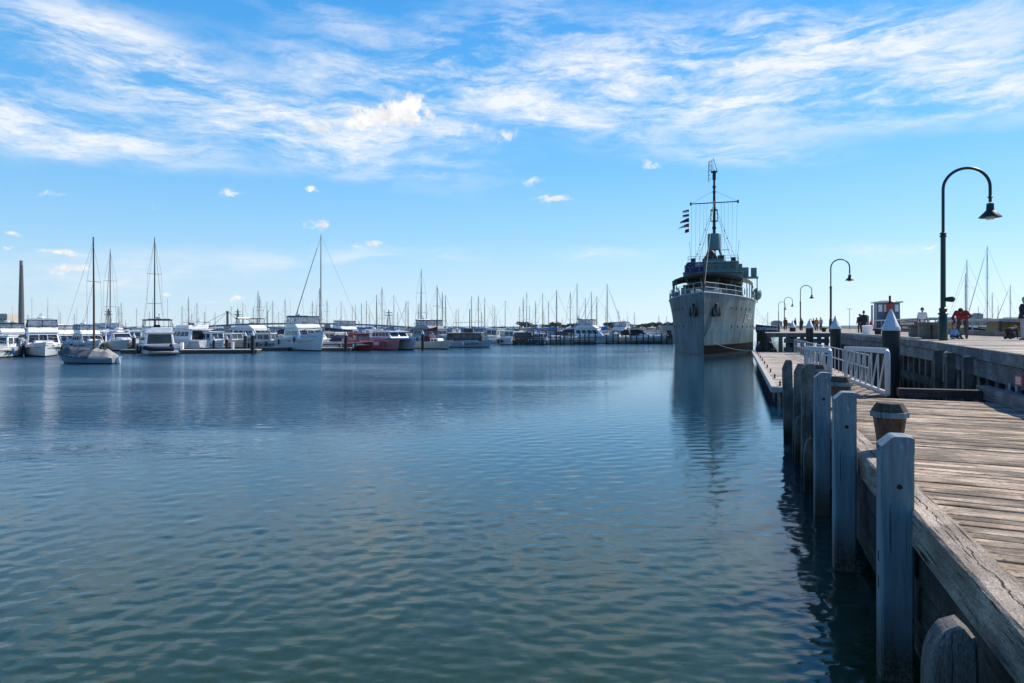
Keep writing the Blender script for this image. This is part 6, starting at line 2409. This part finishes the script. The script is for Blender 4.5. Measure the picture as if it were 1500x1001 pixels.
mb.bx(-2.2, 2.2, 4.5, 9.5, bz(457.5), bz(456))
mb.build('tower', M['bridge'], br)
mb = MB()
for q, yq in ((290, 477.8), (310, 476.6), (352, 474.5), (374, 474)):
    mb.path([(0, 7, bz(457)), (bx_(q), 7, bz(yq))], .32, 5)
mb.build('stay_cable', M['bridge'], br)


def pylon(label, px, Y, h, w):
    o = thing('lattice_tower', label, 'tower', wat(px, Y))
    mb = MB()
    for a, b in ((-1, -1), (1, -1), (1, 1), (-1, 1)):
        mb.path([(a * w, b * w, 0), (a * w * .35, b * w * .35, h * .7), (a * .2, b * .2, h)], .28, 4)
    for i in range(9):
        z0, z1 = h * i / 10, h * (i + 1) / 10
        k0, k1 = w * (1 - i * .085), w * (1 - (i + 1) * .085)
        mb.path([(-k0, -k0, z0), (k1, -k1, z1)], .16, 4)
        mb.path([(k0, -k0, z0), (-k1, -k1, z1)], .16, 4)
    mb.build('frame', M['bridge'], o)
    for f, q in ((.72, 1.9), (.86, 1.5)):
        mb = MB()
        mb.path([(-w * q, 0, h * f), (w * q, 0, h * f)], .35, 4)
        mb.build('cross_arm', M['bridge'], o)


pylon('far lattice power tower behind the mast of the grey-covered boat', 158.7, 700, 21, 2.2)
pylon('far lattice power tower between the bridge tower and the black-curtained cruiser', 348.3, 700, 20.5, 2.0)
pylon('far lattice tower behind the pink catamaran', 569.5, 800, 22, 2.4)


def block(label, x0, x1, ytop, Y, rows=4):
    X0, X1 = (x0 - 750) * Y / 1000, (x1 - 750) * Y / 1000
    h = 3 + (478 - ytop) * Y / 1000
    o = thing('city_building', label, 'building', (X0, Y, 0))
    wd = X1 - X0
    mb = MB().bx(0, wd, 0, 25, 0, h)
    mb.bx(wd * .2, wd * .8, 3, 20, h, h + 2)
    mb.build('wall', M['tower'], o)
    mb = MB()
    for j in range(rows):
        z = h * (j + .45) / rows
        mb.bx(.03 * wd, .97 * wd, -.15, .1, z, z + h / rows * .4)
    mb.build('window_band', M['bglass'], o)


for (x0, x1, yt, lb) in ((1135, 1146, 471, 'pale blue office block beyond the navy ship banner'), (1154, 1160, 474.5, 'low pale block behind the pier crowd'),
                         (1395, 1409, 466, 'far blue city block between the lamp and the person in red'), (1431.5, 1440.5, 460, 'tallest far blue city block beside the person in red'),
                         (1445, 1456, 467.5, 'far city block behind the ochre cabin roof'), (1472, 1500, 466.5, 'wide low far city block at the edge of the view'), (1419, 1429, 464.5, 'far city block close behind the person in red'),
                         (1270, 1273, 463, 'slimmer of two far pale stacks behind the dark pair of people')):
    block(lb, x0, x1, yt, 1600)
tw_ = thing('far_stack', 'taller of two far pale stacks beside the ferry wheelhouse', 'chimney', wat(1277.3, 1600))
mb = MB().lathe([(2.2, 0), (2.0, 52), (1.9, 52.2)], 14)
mb.build('shaft', M['tower'], tw_, smooth=True)
fm = thing('floodlight_mast', 'thin far floodlight mast with flat head behind the pier', 'light mast', wat(1244.5, 400))
mb = MB().path([(0, 0, 0), (0, 0, 13)], .16, 6)
mb.build('pole', M['alu'], fm)
mb = MB().box((0, 0, 13.1), (3.0, .6, .25))
mb.build('head', M['alu'], fm)

# far shore as low ground, with a tree line broken into crowns
land = MB()
pts = []
rl_ = random.Random(11)
for (xa, xb, Y, h0, h1, nm) in ((-120, 640, 480, .8, 1.4, 'far_shore'), (690, 1010, 340, 1.2, 2.2, 'far_shore'), (1105, 1560, 900, 1.0, 4.0, 'far_shore')):
    mb = MB()
    rings = []
    n = 60
    for i in range(n + 1):
        px = xa + (xb - xa) * i / n
        X = (px - 750) * Y / 1000
        h = rl_.uniform(h0, h1) * min(1, i / 5, (n - i) / 5) + .02
        rings.append([(X, Y, -1), (X, Y + 6, h * .7), (X, Y + 25, h), (X, Y + 120, h), (X, Y + 140, -1)])
    mb.loft(rings, True)
    o = mb.build(nm, M['land'], smooth=True)
    tag(o, kind='structure')


def tree(label, px, Y, h, wd, trunk=.25, seed=0):
    r = random.Random(seed)
    o = thing('tree', label, 'tree', wat(px, Y, .4), 0, 'trees on the far shore')
    mb = MB()
    mb.path([(0, 0, -.4), (.1, .1, h * .35), (-.1, 0, h * .7)], [trunk, trunk * .7, trunk * .25], 6)
    for k in range(5):
        a = r.uniform(0, 6.28)
        mb.path([(0, 0, h * .3), (cos(a) * wd * .3, sin(a) * wd * .3, h * r.uniform(.5, .8))], [trunk * .5, trunk * .15], 5)
    mb.build('trunk', M['bark'], o)
    mb = MB()
    lobes = [(r.uniform(-.33, .33) * wd, r.uniform(-.33, .33) * wd, h * r.uniform(.45, .8), r.uniform(.16, .27)) for _ in range(9)]
    for k in range(520):
        lx, ly, lz, lr = r.choice(lobes)
        a, b = r.uniform(0, 6.28), math.acos(r.uniform(-1, 1))
        q = r.uniform(.55, 1.0) ** .5 * lr
        p = Vector((lx + q * wd * sin(b) * cos(a), ly + q * wd * sin(b) * sin(a), lz + q * h * .9 * cos(b)))
        s_ = r.uniform(.035, .07) * wd
        ax = Vector((r.uniform(-1, 1), r.uniform(-1, 1), r.uniform(-1, 1))).normalized()
        t1 = ax.orthogonal().normalized() * s_
        t2 = ax.cross(t1).normalized() * s_ * .7
        mb.tint = r.uniform(.6, 1.4)
        mb.add([p - t1, p + t2, p + t1, p - t2], [(0, 1, 2, 3)])
    mb.build('crown', M['leaf'], o)
    return o


tree('round dark tree on the shore between the tan building and the brick chimney', 17, 420, 5.3, 8.5, .3, 1)
TREES = [(765, 8), (772, 6), (781, 5), (800, 5), (812, 7), (828, 5), (840, 6), (852, 5), (893, 7), (902, 5), (915, 6), (930, 5), (948, 6), (962, 7), (972, 6), (981, 7)]
tproto = None
for i, (px, h) in enumerate(TREES):
    lb = '%s of %d low dark trees along the far shore behind the timber wave screens' % ((ORD + ['thirteenth', 'fourteenth', 'fifteenth', 'sixteenth'])[i], len(TREES))
    if tproto is None:
        tproto = tree(lb, px, 352, 4.2, 7, .2, 3)
        o = tproto
    else:
        o = copy_tree(tproto)
        o['label'] = lb
        o.location = wat(px, 352 + (i % 3) * 6, .8)
        o.rotation_euler[2] = i * 1.7
    k = h / 8.5
    o.scale = (1.1, 1.1, k * 1.3)
# stone wall and hut at the ship side of the marina
hut = thing('boat_shed', 'pale weathered shed with dark wall beside the warship bow', 'shed', wat(979.5, 128))
mb = MB().bx(-1.1, 1.9, 0, 3, 0, 2.9)
mb.build('wall', M['tan'], hut)
mb = MB().bx(-1.3, 2.1, -.2, 3.2, 2.9, 3.1)
mb.build('roof', M['offwhite'], hut)
mb = MB().bx(-.4, .5, -.05, .1, .5, 2.2)
mb.build('door', M['wale'], hut)

# ------------------------------------------------------------------ air
mb = MB().bx(-2600, 2600, -300, 3200, -1.5, 190)
hz_ = mb.build('haze', M['white'])
hz_.data.materials.clear()
hm_ = bpy.data.materials.new('sea haze')
hm_.use_nodes = True
hm_.node_tree.nodes.clear()
hv = hm_.node_tree.nodes.new('ShaderNodeVolumePrincipled')
hv.inputs['Color'].default_value = (.80, .88, .97, 1)
hv.inputs['Density'].default_value = 0.00005
hv.inputs['Anisotropy'].default_value = 0.2
ho = hm_.node_tree.nodes.new('ShaderNodeOutputMaterial')
hm_.node_tree.links.new(hv.outputs[0], ho.inputs['Volume'])
hz_.data.materials.append(hm_)
tag(hz_, kind='stuff')
S.cycles.volume_bounces = 0
